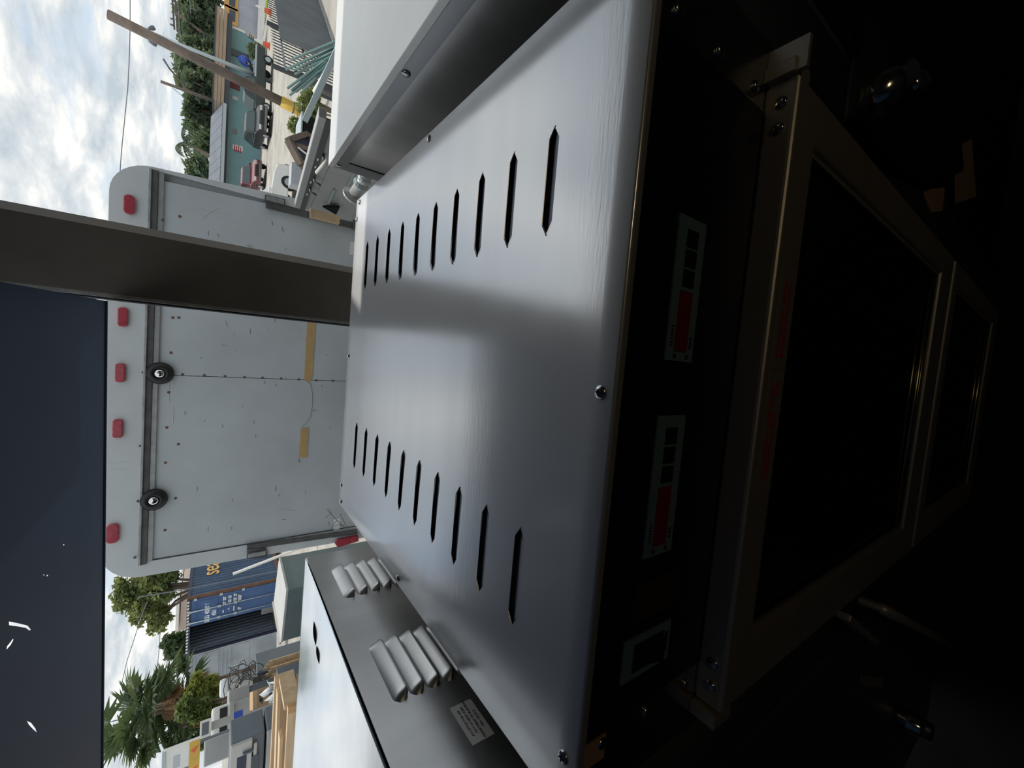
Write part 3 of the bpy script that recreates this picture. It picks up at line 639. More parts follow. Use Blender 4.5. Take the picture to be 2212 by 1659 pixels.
# oak behind the container
tree('tall oak with airy olive green crown behind the blue container', ground_under(330, 1290, 24), 8,
     [blob(325, 1275, 24, 52, 48), blob(270, 1290, 24, 28, 30), blob(345, 1335, 24, 26, 26), blob(300, 1330, 24, 22, 20), blob(355, 1240, 24, 34, 30), blob(262, 1268, 24, 18, 20), blob(330, 1360, 24, 14, 12)], M['leaf_oak'], 9500, .115, .22, 3)
tree('dark bushy tree at the open container door corner', ground_under(400, 1400, 26), 5, [blob(385, 1395, 26, 26, 26), blob(365, 1385, 26, 16, 14), blob(410, 1430, 26, 22, 22)], M['leaf_dark'], 2600, .16, .14, 4)
tree('yellow green shrub below the fan palms', ground_under(450, 1490, 10.5), 4, [blob(440, 1487, 10.5, 22, 18), blob(415, 1495, 10.5, 14, 16), blob(462, 1510, 10.5, 14, 22), blob(425, 1465, 10.5, 12, 10), blob(455, 1472, 10.5, 16, 10), blob(402, 1512, 10.5, 9, 12)], M['leaf_yellow'], 2600, .075, .06, 5)
tree('mid green shrub hiding the fan palm trunks', ground_under(440, 1530, 10.2), 4, [blob(425, 1535, 10.2, 28, 18), blob(455, 1545, 10.2, 18, 24), blob(400, 1525, 10.2, 16, 16), blob(440, 1515, 10.2, 16, 12), blob(390, 1545, 10.2, 10, 12)], M['leaf_mid'], 3000, .075, .06, 15)
tree('dark green hedge tree beside the menu board', ground_under(430, 1560, 17), 4, [blob(415, 1560, 17, 34, 22), blob(395, 1600, 17, 24, 18), blob(440, 1590, 17, 18, 22)], M['leaf_dark'], 2600, .12, .10, 6)
def fan_palm(label, px, py, y, R_, nf, seed, dry=4):
    c = atY(px, py, y); pal = thing('fan_palm', label, 'palm', (c.x, y, GZ)); rnd = random.Random(seed)
    MB().tube([(c.x+.1, y, GZ), (c.x+.03, y, (GZ+c.z)/2), (c.x, y, c.z)], .17, 10, r2=.13).build('trunk', M['bark'], pal, smooth=True)
    for k in range(nf+dry):
        isdry = k >= nf; mb = MB(); a = k*2.399+rnd.uniform(-.2, .2); el = rnd.uniform(-.5, 1.2) if not isdry else rnd.uniform(-1.3, -.8)
        d = V3((math.cos(a)*math.cos(el), math.sin(a)*math.cos(el), math.sin(el))); st = R_*rnd.uniform(.40, .6)*(.55 if isdry else 1)
        hub = c+d*st; mb.tube([c, c+d*st*.6+V3((0, 0, .05)), hub], .018, 5, r2=.008)
        side = d.cross(V3((0, 0, 1))).normalized(); nrm = side.cross(d)
        for i in range(13):
            b = (i-6)/6*1.9; dd = (d*math.cos(b)+side*math.sin(b)); L = R_*(.26 if isdry else .5)*(1-.25*abs(i-6)/6); w_ = .035*R_
            e = hub+dd*L+V3((0, 0, -.16*L)); q1 = dd.cross(nrm).normalized()*w_; mid_ = hub+dd*L*.5
            mb.add([hub, mid_+q1, e, mid_-q1], [(0, 1, 2, 3)])
        mb.build('dry_frond' if isdry else 'frond', M['frond_dry'] if isdry else M['leaf_dark'], pal, fixn=False)
    return pal
fan_palm('taller fan palm with ragged dark green fronds', 330, 1535, 12.5, 1.35, 34, 11)
fan_palm('lower fan palm behind the silver container door', 395, 1500, 14, 1.30, 26, 12, 7)
fan_palm('fan palm leaning over the stacked appliances', 385, 1565, 13, 1.15, 24, 13)

# ------------------------------------------------------------------ the blue shipping container
cc = V3((-10.4, 19.4, 2.88)); fd = V3((-1, 0, 0)); sd_ = V3((0, 1, 0))
ct = thing('shipping_container', 'blue shipping container with one closed and one open door', 'container', (cc.x, cc.y, GZ), math.atan2(-fd.y, -fd.x))
CW, CL, CT, CB = 2.44, 6.06, cc.z-GZ, .22                        # local: -x across the doors, +y along the side
def lbox(x0, x1, y0, y1, z0, z1): return MB().box(x0, x1, y0, y1, z0, z1)
sg = MB(); k = 0; yy = .16; zz0, zz1 = CB+.14, CT-.12
while yy < CL-.2:
    pts_ = [(0, yy), (0, yy+.07), (-.036, yy+.11), (-.036, yy+.18), (0, yy+.22)]
    for a, b in zip(pts_, pts_[1:]): sg.quad((a[0]-.02, a[1], zz0), (b[0]-.02, b[1], zz0), (b[0]-.02, b[1], zz1), (a[0]-.02, a[1], zz1))
    yy += .22
sg.build('side_wall', M['cont_side'], ct, local=True, fixn=False)
sg2 = MB(); sg2.v = [V3((-CW-p.x, p.y, p.z)) for p in sg.v]; sg2.f = list(sg.f); sg2.build('side_wall', M['cont_in'], ct, local=True, fixn=False)
for x in (-.10, -CW): lbox(x, x+.10, 0, .14, CB, CT).build('corner_post', M['rustframe'] if x > -1 else M['dark_frame'], ct, local=True, bevel=.01)
for x in (-.08, -CW): lbox(x, x+.08, CL-.1, CL, CB, CT).build('corner_post', M['cont_side'], ct, local=True)
for x in (-.07, -CW): lbox(x, x+.07, .14, CL-.1, CT-.12, CT).build('top_rail', M['dark_frame'], ct, local=True)
for x in (-.07, -CW): lbox(x, x+.07, .14, CL-.1, CB, CB+.15).build('bottom_rail', M['rustframe'], ct, local=True)
lbox(-CW+.1, -.10, 0, .12, CT-.13, CT).build('door_header', M['dark_frame'], ct, local=True)
lbox(-CW+.1, -.10, 0, .12, CB, CB+.14).build('door_sill', M['rustframe'], ct, local=True)
lbox(-CW+.02, -.02, .02, CL, CT-.03, CT-.005).build('roof', M['cont_side'], ct, local=True)
lbox(-CW+.02, -.02, .02, CL, CB+.10, CB+.14).build('floor_board', M['wood'], ct, local=True)
lbox(-CW+.02, -.02, CL-.05, CL, CB+.14, CT-.03).build('end_wall', M['cont_in'], ct, local=True)
hz_ = MB()
for i in range(17): x = -.14-i*.128; hz_.prism([(x, -.004, CT-.075), (x-.07, -.004, CT-.075), (x-.085, -.004, CT-.012), (x-.015, -.004, CT-.012)], (0, .004, 0))
hz_.build('warning_stripe', M['white_ink'], ct, local=True)
# closed right hand door: frame, recessed flutes, two locking rods, lettering
dx1, dx0, dz0, dz1 = -.11, -1.20, CB+.15, CT-.14
dr = lbox(dx0, dx1, .012, .05, dz0, dz1); dr = dr.build('door', M['cont_blue'], ct, local=True)
zf = [dz1-.05, dz1-.12, dz1-.30, dz1-.36, dz1-.84, dz1-.90, dz1-.99, dz1-1.05, dz1-1.20, dz1-1.26, dz1-1.36, dz1-1.42]
for za, zb_ in ((.12, .17), (.30, .85), (1.0, 1.06), (1.19, 1.33), (1.46, 1.52)): MB().box(dx0+.10, dx1-.09, -.016, .012, dz1-zb_, dz1-za).build('door_panel', M['cont_blue'], dr, local=True, bevel=.012)
MB().box(dx1-.08, dx1, -.012, .012, dz0, dz1).build('hinge_stile', M['cont_blue'], dr, local=True)
for zz in (dz1-.12, dz1-.95, dz1-1.7): MB().box(dx1-.05, dx1+.05, -.03, -.012, zz-.05, zz+.05).build('hinge', M['rod'], dr, local=True)
for x in (dx0+.16, dx0+.62):
    r_ = MB().tube([(x, -.045, dz0-.05), (x, -.045, dz1+.08)], .019, 8).build('locking_rod', M['rod'], dr, local=True, smooth=True)
    for zz in (dz1+.05, dz1-.9, dz1-1.45): MB().box(x-.05, x+.05, -.065, -.016, zz-.05, zz+.05).build('rod_bracket', M['rod'], dr, local=True, bevel=.01)
text('SEGU  403006 6', .21, M['white_ink'], dr, (dx0+.05, -.020, dz1-.58), (1, 0, 0), (0, 0, 1), 'lettering', local=True, sx=.56, bold=.006)
text('4561', .20, M['white_ink'], dr, (dx0+.26, -.020, dz1-.80), (1, 0, 0), (0, 0, 1), 'lettering', local=True, sx=.62, bold=.006)
lt = MB(); rnd = random.Random(9)                                  # rows of small print, too small to read
for zz, segs in ((1.04, ((.28, .40), (.58, .74), (.80, .96))), (1.10, ((.58, .72), (.80, .94))), (1.22, ((.36, .42), (.66, .80), (.84, .96))), (1.28, ((.66, .78), (.84, .94))), (1.40, ((.26, .46), (.66, .84), (.88, .98))), (1.46, ((.68, .82), (.88, .97))), (1.56, ((.26, .38), (.62, .90))), (1.62, ((.24, .33), (.66, .88)))):
    for a, b in segs:
        x = a
        while x < b-.01: wd_ = rnd.uniform(.014, .026); lt.box(dx0+x, dx0+x+wd_, -.0185, -.0165, dz1-zz-.02, dz1-zz+.028); x += wd_+.009
lt.build('small_print', M['white_ink'], dr, local=True)
# open left hand door, silver inside, swung towards the yard
od = MB(); ang = math.radians(196); hx = -CW+.06
def dl(u, w_, z): return (hx - math.cos(ang)*-u*1.0, -.02 + math.sin(ang)*u*1.0 + w_, z)
ax_ = V3((-.95, -.31, 0)); nx_ = V3((.31, -.95, 0))
def dq(u, w_, z): p = V3((hx, -.02, 0))+ax_*u+nx_*w_; return V3((p.x, p.y, z))
def dbox(u0, u1, w0, w1, z0, z1): return MB().add([dq(u0, w0, z0), dq(u1, w0, z0), dq(u1, w1, z0), dq(u0, w1, z0), dq(u0, w0, z1), dq(u1, w0, z1), dq(u1, w1, z1), dq(u0, w1, z1)], [(0, 3, 2, 1), (4, 5, 6, 7), (0, 1, 5, 4), (1, 2, 6, 5), (2, 3, 7, 6), (3, 0, 4, 7)])
dr2 = dbox(0, 1.16, 0, .04, dz0-.03, dz1+.02).build('door', M['cont_grey'], ct, local=True); dr2['label'] = 'silver inner face of the open door'
for za, zb_ in ((.05, .10), (.14, .20), (.28, .95), (1.02, 1.08), (1.14, 1.22), (1.28, 1.36), (1.44, 2.0)): dbox(.06, 1.10, .04, .062, dz1-zb_, dz1-za).build('door_panel', M['cont_grey'], dr2, local=True, bevel=.012)
dbox(1.10, 1.17, -.01, .07, dz0-.03, dz1+.02).build('door_edge', M['rod'], dr2, local=True)
dbox(1.02, 1.06, -.08, -.04, dz0-.1, dz1+.10).build('locking_rod', M['rod'], dr2, local=True)
sea = MB()
text('seaco', .95, M['orange_ink'], ct, (.006, 1.55, CT-1.02), (0, 1, 0), (0, 0, 1), 'logo_lettering', local=True, ext=.012, sx=1.0)
for (x, y, z, a, b, c, m) in ((-1.35, 1.1, CB+.14, .5, .4, 1.25, 'greybox'), (-1.75, 1.6, CB+.14, .55, .5, .75, 'card'), (-1.30, .7, CB+.14, .35, .35, .65, 'greytop'), (-2.0, .9, CB+.14, .35, .3, .5, 'offgrey')):
    o = MB().box(x, x+a, y, y+b, z, z+c).build('stored_carton', M[m], None, local=True, bevel=.01)
    o.matrix_world = ct.matrix_basis.copy(); tag(o, {'greybox': 'tall grey carton inside the open blue container', 'card': 'brown carton on the container floor inside', 'greytop': 'pale carton nearest the container doorway', 'offgrey': 'small grey carton against the far container wall'}[m], 'carton', 'cartons inside the container')
for x in (-.35, -CW+.35):
    for y in (.5, CL-.5): lbox(x-.25, x+.25, y-.25, y+.25, 0, CB).build('support_block', M['greybox'], ct, local=True)
# white batten leaning on the container side
p0, p1 = atY(503, 1240, 14.0), atY(578, 1211, 14.0); p1b = p0+(p1-p0)*((p0.z-GZ)/(p0.z-p1.z))
tag(MB().bar(p0, p1b, .09, .05).build('batten', M['white'], None), 'white batten leaning in front of the blue container side', 'plank')
# house behind the container
hb = atY(380, 1360, 34); hs = thing('cottage', 'pale house with flat eave behind the blue container', 'house', (hb.x, 34, GZ))
x0 = atY(380, 1400, 34).x; x1 = atY(380, 1290, 34).x
MB().box(x0+1, x1, 34.3, 40, GZ, atY(388, 1360, 34).z).build('wall', M['pink'], hs); MB().box(x0-1.2, x1, 33.4, 40.4, atY(386, 1360, 34).z, atY(380, 1360, 34).z).build('eave', M['white'], hs)
for k in range(3): MB().box(x0+1.4+k*1.3, x0+2.2+k*1.3, 34.2, 34.3, 1.4, 2.9).build('window', M['window'], hs)

# ------------------------------------------------------------------ stacked appliances in the left of the yard
def fbox(name, label, cat, pts, y, depth, m, bevel=.01, group=None, base=None, part='case'):
    """box turned to face the bay; pts outline its near face (top right, bottom right, bottom left, top left) at depth y; built in its own frame"""
    c = sum((atY(a, b, y) for a, b in pts), V3((0, 0, 0)))/4; d = V3((c.x, c.y, 0)).normalized(); r = V3((d.y, -d.x, 0)); q = []
    for a, b in pts:
        w_ = ray(a, b); k = V3((c.x, c.y, 0)).dot(d)/V3((w_.x, w_.y, 0)).dot(d); p = w_*k; q.append(((p-V3((c.x, c.y, 0))).dot(r), p.z+CAMZ))
    x1, x0 = (q[0][0]+q[1][0])/2, (q[2][0]+q[3][0])/2; z1, z0 = (q[0][1]+q[3][1])/2, (q[1][1]+q[2][1])/2
    if base is not None: z0 = base
    t_ = thing(name, label, cat, (c.x, c.y, GZ), math.atan2(-d.x, d.y), group); z0 -= GZ; z1 -= GZ
    MB().box(x0, x1, 0, depth, z0, z1).build(part, m, t_, local=True, bevel=bevel); return t_, (x0, x1, z0, z1)
# two slate grey upright merchandisers, one on the other
SX = -3.55
A, Dp = atX(496, 1556, SX), atX(499, 1616, SX); zt_, zm_ = (A.z+Dp.z)/2, atX(577, 1586, SX).z
yn, yf = Dp.y, A.y
def merch(label, z0, z1, grp):
    t_ = thing('merchandiser', label, 'fridge', (SX-.6, (yn+yf)/2, z0), 0, grp); W_ = 1.15
    MB().box(SX-W_, SX, yn+.03, yf, z0, z1).build('case', M['slate'], t_, bevel=.012)
    f = MB().box(SX-W_, SX, yn, yn+.03, z1-.16, z1).build('header', M['offgrey'], t_, bevel=.006)
    MB().box(SX-.30, SX-.12, yn-.004, yn, z1-.12, z1-.05).build('badge', M['dark_frame'], f)
    d = MB().box(SX-W_+.05, SX-.05, yn, yn+.028, z0+.06, z1-.17).build('door', M['offgrey'], t_, bevel=.006)
    MB().box(SX-W_+.10, SX-.16, yn-.003, yn, z0+.10, z1-.21).build('door_glass', M['window'], d)
    MB().box(SX-.10, SX-.085, yn-.025, yn, z0+.35*(z1-z0), z0+.65*(z1-z0)).build('handle', M['slate'], d, bevel=.004)
    return t_
merch('upper slate grey merchandiser of the stacked pair', zm_+.012, zt_, 'slate merchandisers stacked in the yard')
merch('lower slate grey merchandiser under its twin', GZ, zm_, 'slate merchandisers stacked in the yard')
# white ice maker with a control strip, screens and cases stacked beyond it
def lb(t_, name, m, x0, x1, y0, y1, z0, z1, bevel=0): return MB().box(x0, x1, y0, y1, z0, z1).build(name, m, t_, local=True, bevel=bevel)
t_, (x0, x1, z0, z1) = fbox('ice_maker', 'cream white ice maker with black control strip', 'appliance', [(459, 1531), (504, 1514), (500, 1590), (455, 1603)], 6.6, .55, M['white'], .03)
lb(t_, 'control_strip', M['black'], x0+.05, x0+.36, -.012, 0, z0+.06, z0+.15); lb(t_, 'lower_lip', M['offgrey'], x0-.005, x1+.005, -.015, 0, z0-.02, z0+.03); lb(t_, 'base_cabinet', M['offgrey'], x0+.02, x1-.02, .03, .5, 0, z0-.001, .01)
t_, (x0, x1, z0, z1) = fbox('screen', 'small dark flat screen with white bezel above the appliances', 'monitor', [(433, 1557), (458, 1551), (456, 1590), (431, 1596)], 6.3, .06, M['white'], .006)
lb(t_, 'display', M['slate'], x0+.03, x1-.03, -.006, 0, z0+.03, z1-.02); lb(t_, 'stand', M['offgrey'], (x0+x1)/2-.05, (x0+x1)/2+.05, .065, .12, 0, z1-.1)
t_, (x0, x1, z0, z1) = fbox('steel_case', 'plain light grey steel case above the cardboard box', 'cabinet', [(495, 1491), (541, 1477), (537, 1523), (493, 1537)], 7.2, .6, M['offgrey'], .01)
lb(t_, 'base_cabinet', M['slate'], x0+.03, x1-.03, .03, .55, 0, z0-.001)
t_, (x0, x1, z0, z1) = fbox('cardboard_box', 'brown cardboard box with curved arrow print beside the wooden crate', 'box', [(546, 1493), (582, 1480), (582, 1521), (546, 1534)], 5.6, .5, M['card'], .004)
ar = MB(); cxm, czm = (x0+x1)/2, (z0+z1)/2; wx, hz2 = x1-x0, z1-z0
ar.tube([V3((cxm-wx*.34+wx*.68*k/10, -.002, czm-hz2*.06+hz2*.16*math.sin(PI*k/10))) for k in range(11)], wx*.018, 5); ar.build('printed_arrow', M['ink'], t_, local=True)
for f_ in (-.12, .16): lb(t_, 'printed_square', M['ink'], cxm+wx*f_-.02, cxm+wx*f_+.02, -.002, 0, czm-.02, czm+.02)
lb(t_, 'flap', M['wood'], x0+.01, x1-.01, -.004, 0, z1-.05, z1-.005); lb(t_, 'pedestal', M['dark_steel'], x0+.05, x1-.05, .05, .45, 0, z0-.001)
t_, (x0, x1, z0, z1) = fbox('steel_case', 'small grey white case on top of tangled cables', 'cabinet', [(517, 1474), (546, 1464), (546, 1478), (518, 1488)], 7.9, .4, M['white'], .01)
lb(t_, 'pedestal', M['dark_steel'], x0, x1, .05, .35, 0, z0-.001)
t_, (x0, x1, z0, z1) = fbox('sheeting_bundle', 'crumpled white plastic sheeting heaped above the steel case', 'sheeting', [(476, 1468), (494, 1463), (492, 1504), (474, 1509)], 8.3, .4, M['clear'], .05, part='sheeting')
lb(t_, 'stand', M['offgrey'], x0, x1, .05, .38, 0, z0)
tb = thing('cable_tangle', 'tangle of dark cables behind the silver container door', 'cables', (atY(520, 1460, 7.8).x, 7.8, GZ)); q = MB(); rnd = random.Random(21)
for k in range(14):
    c0 = atY(rnd.uniform(505, 560), rnd.uniform(1448, 1472), 7.8+rnd.uniform(-.2, .2)); r_ = rnd.uniform(.08, .2)
    q.tube([c0+V3((r_*math.cos(a+k), .1*math.sin(2*a), r_*math.sin(a))) for a in [i/10*5 for i in range(11)]], .006, 5)
q.build('cables', M['black'], tb)['kind'] = 'stuff'
MB().box(atY(540, 1475, 8.1).x, atY(540, 1448, 8.1).x, 8.0, 8.5, GZ, atY(556, 1460, 8.0).z).build('crate', M['slate'], tb)
# clear plastic bag and the wooden crate frame nearest the oven
pb = thing('plastic_bag', 'crumpled clear plastic bag between cardboard box and crate', 'bag', (atY(592, 1500, 5.0).x, 5.0, GZ)); q = MB(); rnd = random.Random(4)
for k in range(9):
    c0 = atY(rnd.uniform(584, 606), rnd.uniform(1484, 1520), 5.0+rnd.uniform(0, .25)); v = [c0+V3((rnd.uniform(-.12, .12), rnd.uniform(-.08, .08), rnd.uniform(-.12, .12))) for _ in range(4)]; q.add(v, [(0, 1, 2), (0, 2, 3), (0, 1, 3), (1, 2, 3)])
q.build('film', M['clear'], pb, smooth=True); MB().box(atY(600, 1520, 5.1).x, atY(600, 1482, 5.1).x, 5.0, 5.4, GZ, atY(606, 1500, 5.0).z).build('bin', M['slate'], pb)
cr = thing('wooden_crate', 'open pale timber crate frame behind the louvred oven', 'crate', (-2.9, 3.6, GZ))
c_ = atY(622, 1531, 3.2); zr = c_.z; yb_ = 3.56; xr = c_.x; xl = xr-1.35
MB().box(xl, xr, 3.20, 3.238, zr-.105, zr).build('plank', M['wood'], cr, bevel=.002)
MB().box(xr-.038, xr, 3.239, yb_, zr-.09, zr+.02).build('plank', M['wood'], cr, bevel=.002)
MB().box(xl, xr, yb_, yb_+.038, zr-.09, zr+.05).build('plank', M['wood'], cr, bevel=.002)
MB().bar((xl, 3.32, zr+.01), (xr-.25, 3.28, zr+.028), .09, .02).build('slat', M['wood'], cr); MB().bar((xl, 3.46, zr+.012), (xr-.05, 3.48, zr+.03), .09, .02).build('slat', M['wood'], cr)
MB().box(xr-.045, xr+.002, 3.196, 3.242, zr-.11, zr-.002).build('end_block', M['wood_end'], cr)
for x in (xl+.04, xr-.08):
    for y in (3.25, yb_-.05): MB().box(x, x+.06, y, y+.045, GZ, zr-.10).build('post', M['wood'], cr)
MB().box(xl+.02, xr-.05, 3.26, yb_-.02, zr-.30, zr-.28).build('tray', M['offgrey'], cr)
for k in range(9):                                                # pale laths standing behind the crate
    p = atY(618+k*1.5, 1422+k*4.6, 7.4+.1*(k % 3)); tag(MB().bar((p.x, p.y, GZ), (p.x-.05, p.y+.1, p.z+.25+.05*(k % 3)), .05, .02, (0, 1, 0)).build('lath', M['wood'], None), ('first', 'second', 'third', 'fourth', 'fifth', 'sixth', 'seventh', 'eighth', 'ninth')[k]+' thin timber lath counted from the grey unit towards the crate', 'lath', 'laths standing in the yard')
# grey cased unit beside the truck
zt2 = 1.42; ca = [atZ(a, b, zt2) for a, b in ((603, 1203), (618.5, 1275), (607, 1388), (591, 1300))]
cb_ = [V3((p.x, p.y, GZ)) for p in ca]; un = thing('cased_unit', 'low grey cased unit with pale lid beside the box truck', 'appliance', (sum(p.x for p in ca)/4, sum(p.y for p in ca)/4, GZ))
cen = sum(ca, V3((0, 0, 0)))/4
MB().prism([(p.x, p.y, zt2-.025) for p in ca], (0, 0, .025)).build('lid', M['greytop'], un)
ins = [cen+(p-cen)*.985 for p in ca]; MB().prism([(p.x, p.y, GZ+.25) for p in ins], (0, 0, zt2-.0255-GZ-.25)).build('case', M['greybox'], un)
MB().prism([(p.x, p.y, GZ) for p in [cen+(p-cen)*.99 for p in ca]], (0, 0, .25)).build('plinth', M['greytop'], un)
MB().bar(ca[2]+V3((0, -.01, .01)), ca[3]+V3((0, 0, .012)), .02, .02).build('lid_trim', M['chrome'], un)
# menu board
bo = [atY(a, b, 5.6) for a, b in ((343, 1652), (430, 1594), (434, 1640), (352, 1659))]
xb1 = atY(430, 1596, 5.6).x; xb0 = xb1-1.5; zb1 = atY(350, 1640, 5.6).z; zb0 = atY(432, 1618, 5.6).z
mbd = thing('menu_board', 'white menu board with small pictures and a yellow band', 'sign', ((xb0+xb1)/2, 5.62, GZ))
MB().box(xb0, xb1, 5.60, 5.64, zb0, zb1).build('board', M['white'], mbd); rnd = random.Random(8)
MB().box(xb0, xb1, 5.585, 5.60, zb1-.03, zb1).build('frame', M['rod'], mbd)
for r_ in range(7):
    for c2 in range(5):
        x = xb1-.10-c2*.28; z = zb1-.10-r_*.105
        if z-.06 < zb0+.10: continue
        m_ = M['grey_metal'] if rnd.random() < .65 else M['maroon']; MB().box(x-.15, x, 5.597, 5.60, z-.06, z).build('picture', m_, mbd)
for c2 in range(5): x = xb1-.30-c2*.28; MB().box(x-.006, x+.006, 5.594, 5.60, zb0, zb1-.03).build('divider', M['slate'], mbd)
MB().box(xb0, xb1, 5.592, 5.60, zb0, zb0+.10).build('yellow_band', M['yellow'], mbd)
for k in range(5): MB().prism([(xb1-.06-k*.25, 5.590, zb0+.01), (xb1-.15-k*.25, 5.590, zb0+.05), (xb1-.10-k*.25, 5.590, zb0+.09)], (0, .002, 0)).build('red_mark', M['cone'], mbd)
for x in (xb0+.1, xb1-.1): MB().box(x-.015, x+.015, 5.645, 5.68, GZ, zb1-.05).build('leg', M['slate'], mbd)
t_, (x0, x1, z0, z1) = fbox('chest_freezer', 'white cased freezer with blue label under the menu board', 'freezer', [(441, 1598), (482, 1588), (480, 1645), (440, 1655)], 5.2, .55, M['offgrey'], .012, base=GZ)
lb(t_, 'blue_label', M['blueplastic'], x0+.06, x0+.40, -.01, 0, z1-.36, z1-.27); lb(t_, 'poster', M['white'], x0+.02, x1-.25, -.008, 0, z1-.95, z1-.40)

# ------------------------------------------------------------------ street side: building, trees, poles
BY = 50.0
def bz(px, py): return atY(px, py, BY).z
def bX(px, py): return atY(px, py, BY).x
bl = thing('shop_building', 'low turquoise building with tan fascia across the street', 'building', (bX(530, 220), BY+4, GZ))
xr_, xl_ = bX(530, 74), bX(530, 400); fz0, fz1 = bz(487, 150), bz(464, 150)
MB().box(xl_-14, xr_, BY, BY+9, GZ, fz0+.3).build('wall', M['teal'], bl)
fx0, fx1 = bX(475, 236), bX(475, 46)
for k in range(3): MB().box(fx0, fx1+.3, BY-1.5-.06*k, BY+9, fz0+(fz1-fz0)*(k/3)+.02, fz0+(fz1-fz0)*((k+1)/3)).build('fascia_band', M['tan'], bl)
MB().box(fx0-.1, fx1+.4, BY-1.7, BY+9.1, fz1, fz1+.10).build('roof_cap', M['dark_wood'], bl)
MB().box(fx0-12, fx1+.2, BY-1.4, BY, fz0-.38, fz0).build('soffit', M['dark_wood'], bl)
az0 = bX(475, 239); ax0 = az0-15
for k in range(10):
    a, b = az0-k*.95, az0-(k+1)*.95+.03; MB().prism([(a, BY-1.8, fz0+.05), (a, BY+2, fz1+.15), (b, BY+2, fz1+.15), (b, BY-1.8, fz0+.05)], (0, .02, .06)).build('roof_sheet', M['awning'], bl)
MB().box(ax0, az0, BY-1.9, BY-1.75, fz0-.2, fz0+.05).build('gutter', M['rod'], bl)
def onwall(name, m, a, b, dep=.06):
    p, q = atY(*a, BY-.02), atY(*b, BY-.02); return MB().box(p.x, q.x, BY-dep, BY+.01, p.z, q.z).build(name, m, bl)
onwall('window', M['window'], (499, 104), (534, 132), .1); onwall('door_panel', M['maroon'], (494, 166), (518, 197))
onwall('window_frame', M['dark_wood'], (534, 118), (537, 142), .12)
sg_ = onwall('wall_sign', M['sticker'], (503, 311), (524, 328)); p = atY(505, 326, BY-.07)
for k in range(4): MB().box(p.x+.02, p.x+.62-.1*(k % 2), BY-.066, BY-.06, p.z-.10-k*.16, p.z-.02-k*.16).build('sign_lines', M['red_ink'], sg_)
onwall('wall_sign', M['offgrey'], (502, 206), (514, 219)); onwall('poster', M['sticker'], (505, 57), (529, 73), .08)
onwall('poster', M['pink'], (534, 70), (551, 86), .08)
for k in range(3): onwall('poster_picture', M['slate'], (538+k*4, 73+k*3), (540+k*4, 82+k*3), .1)
onwall('conduit', M['dark_steel'], (503, 277), (512, 290), .05)
# second building, orange framed
b2 = thing('corner_shop', 'orange framed building beyond the turquoise one', 'building', (bX(500, 15)+6, 66, GZ))
def at66(px, py): return atY(px, py, 66)
MB().box(at66(520, 50).x-1, at66(520, -60).x, 66, 74, GZ, at66(484, 20).z).build('wall', M['grey_metal'], b2)
for a, b, c, d in ((484, 24, 515, 46), (484, -6, 515, 14)):
    p, q = at66(a, d), at66(c, b); f = MB().box(p.x, q.x, 65.8, 66.0, q.z, p.z).build('window_frame', M['orange'], b2); MB().box(p.x+.35, q.x-.35, 65.75, 65.8, q.z+.3, p.z-.5).build('pane', M['window'], f)
# trees behind the buildings
rowt = [(415, 150, 66, 38, 34), (412, 110, 70, 36, 30), (420, 60, 72, 40, 34), (415, 15, 74, 40, 34), (425, 190, 62, 34, 28), (428, 235, 64, 32, 26), (432, 275, 66, 34, 24), (440, 315, 64, 26, 22), (415, -25, 74, 40, 30)]
descr = ['dense dark tree behind the tan fascia, left of the near utility pole', 'bushy dark tree directly above the dark shop window', 'broad tree overhanging the right end of the turquoise building', 'tree in front of the orange framed building', 'dark tree crossed by the near utility pole', 'dark tree beside the twin lamp post', 'rounded dark tree above the grey roof sheets', 'low olive tree nearest the thin palm', 'tree at the street end beyond the orange frames']
for k, (px, py, y, a, b) in enumerate(rowt):
    rnd = random.Random(40+k)
    bls = [blob(px, py, y, a*.9, b), blob(px+38, py, y, 22, b*1.1)]+[blob(px+rnd.uniform(-a*.6, a*.5), py+rnd.uniform(-b, b), y+rnd.uniform(-2, 2), a*rnd.uniform(.35, .55), b*rnd.uniform(.4, .6)) for _ in range(6)]
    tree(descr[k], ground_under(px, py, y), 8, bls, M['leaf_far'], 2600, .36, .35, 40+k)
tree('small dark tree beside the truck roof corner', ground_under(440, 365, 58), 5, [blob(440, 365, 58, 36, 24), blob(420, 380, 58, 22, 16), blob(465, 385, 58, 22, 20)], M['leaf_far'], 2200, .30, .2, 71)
for k, (px, py) in enumerate(((422, 352), (408, 340))): pass
pl = thing('coconut_palm', 'thin palm with drooping fronds above the grey roof', 'palm', (atY(395, 308, 60).x, 60, GZ)); c = atY(398, 306, 60)
MB().tube([(c.x-2.2, 60, GZ), atY(455, 338, 60), atY(425, 322, 60), c], .28, 8, r2=.14).build('trunk', M['tan'], pl, smooth=True); rnd = random.Random(31)
for k in range(15):
    a = k*2.4; el = rnd.uniform(-.2, 1.0); d = V3((math.cos(a)*math.cos(el), math.sin(a)*math.cos(el), math.sin(el))); L = rnd.uniform(2.0, 2.8); m_ = MB()
    ptsf = [c+d*(L*t_)+V3((0, 0, -1.5*t_*t_)) for t_ in [i/7 for i in range(8)]]; m_.tube(ptsf, .04, 4)
    for i in range(1, 8):
        dd = (ptsf[i]-ptsf[i-1]).normalized(); s_ = dd.cross(V3((0, 0, 1))).normalized()
        for sg in (-1, 1): b = ptsf[i]; m_.add([b-dd*.12, b+dd*.12, b+s_*sg*.55+V3((0, 0, -.45))+dd*.25], [(0, 1, 2)])
    m_.build('frond', M['leaf_dark'], pl, fixn=False)
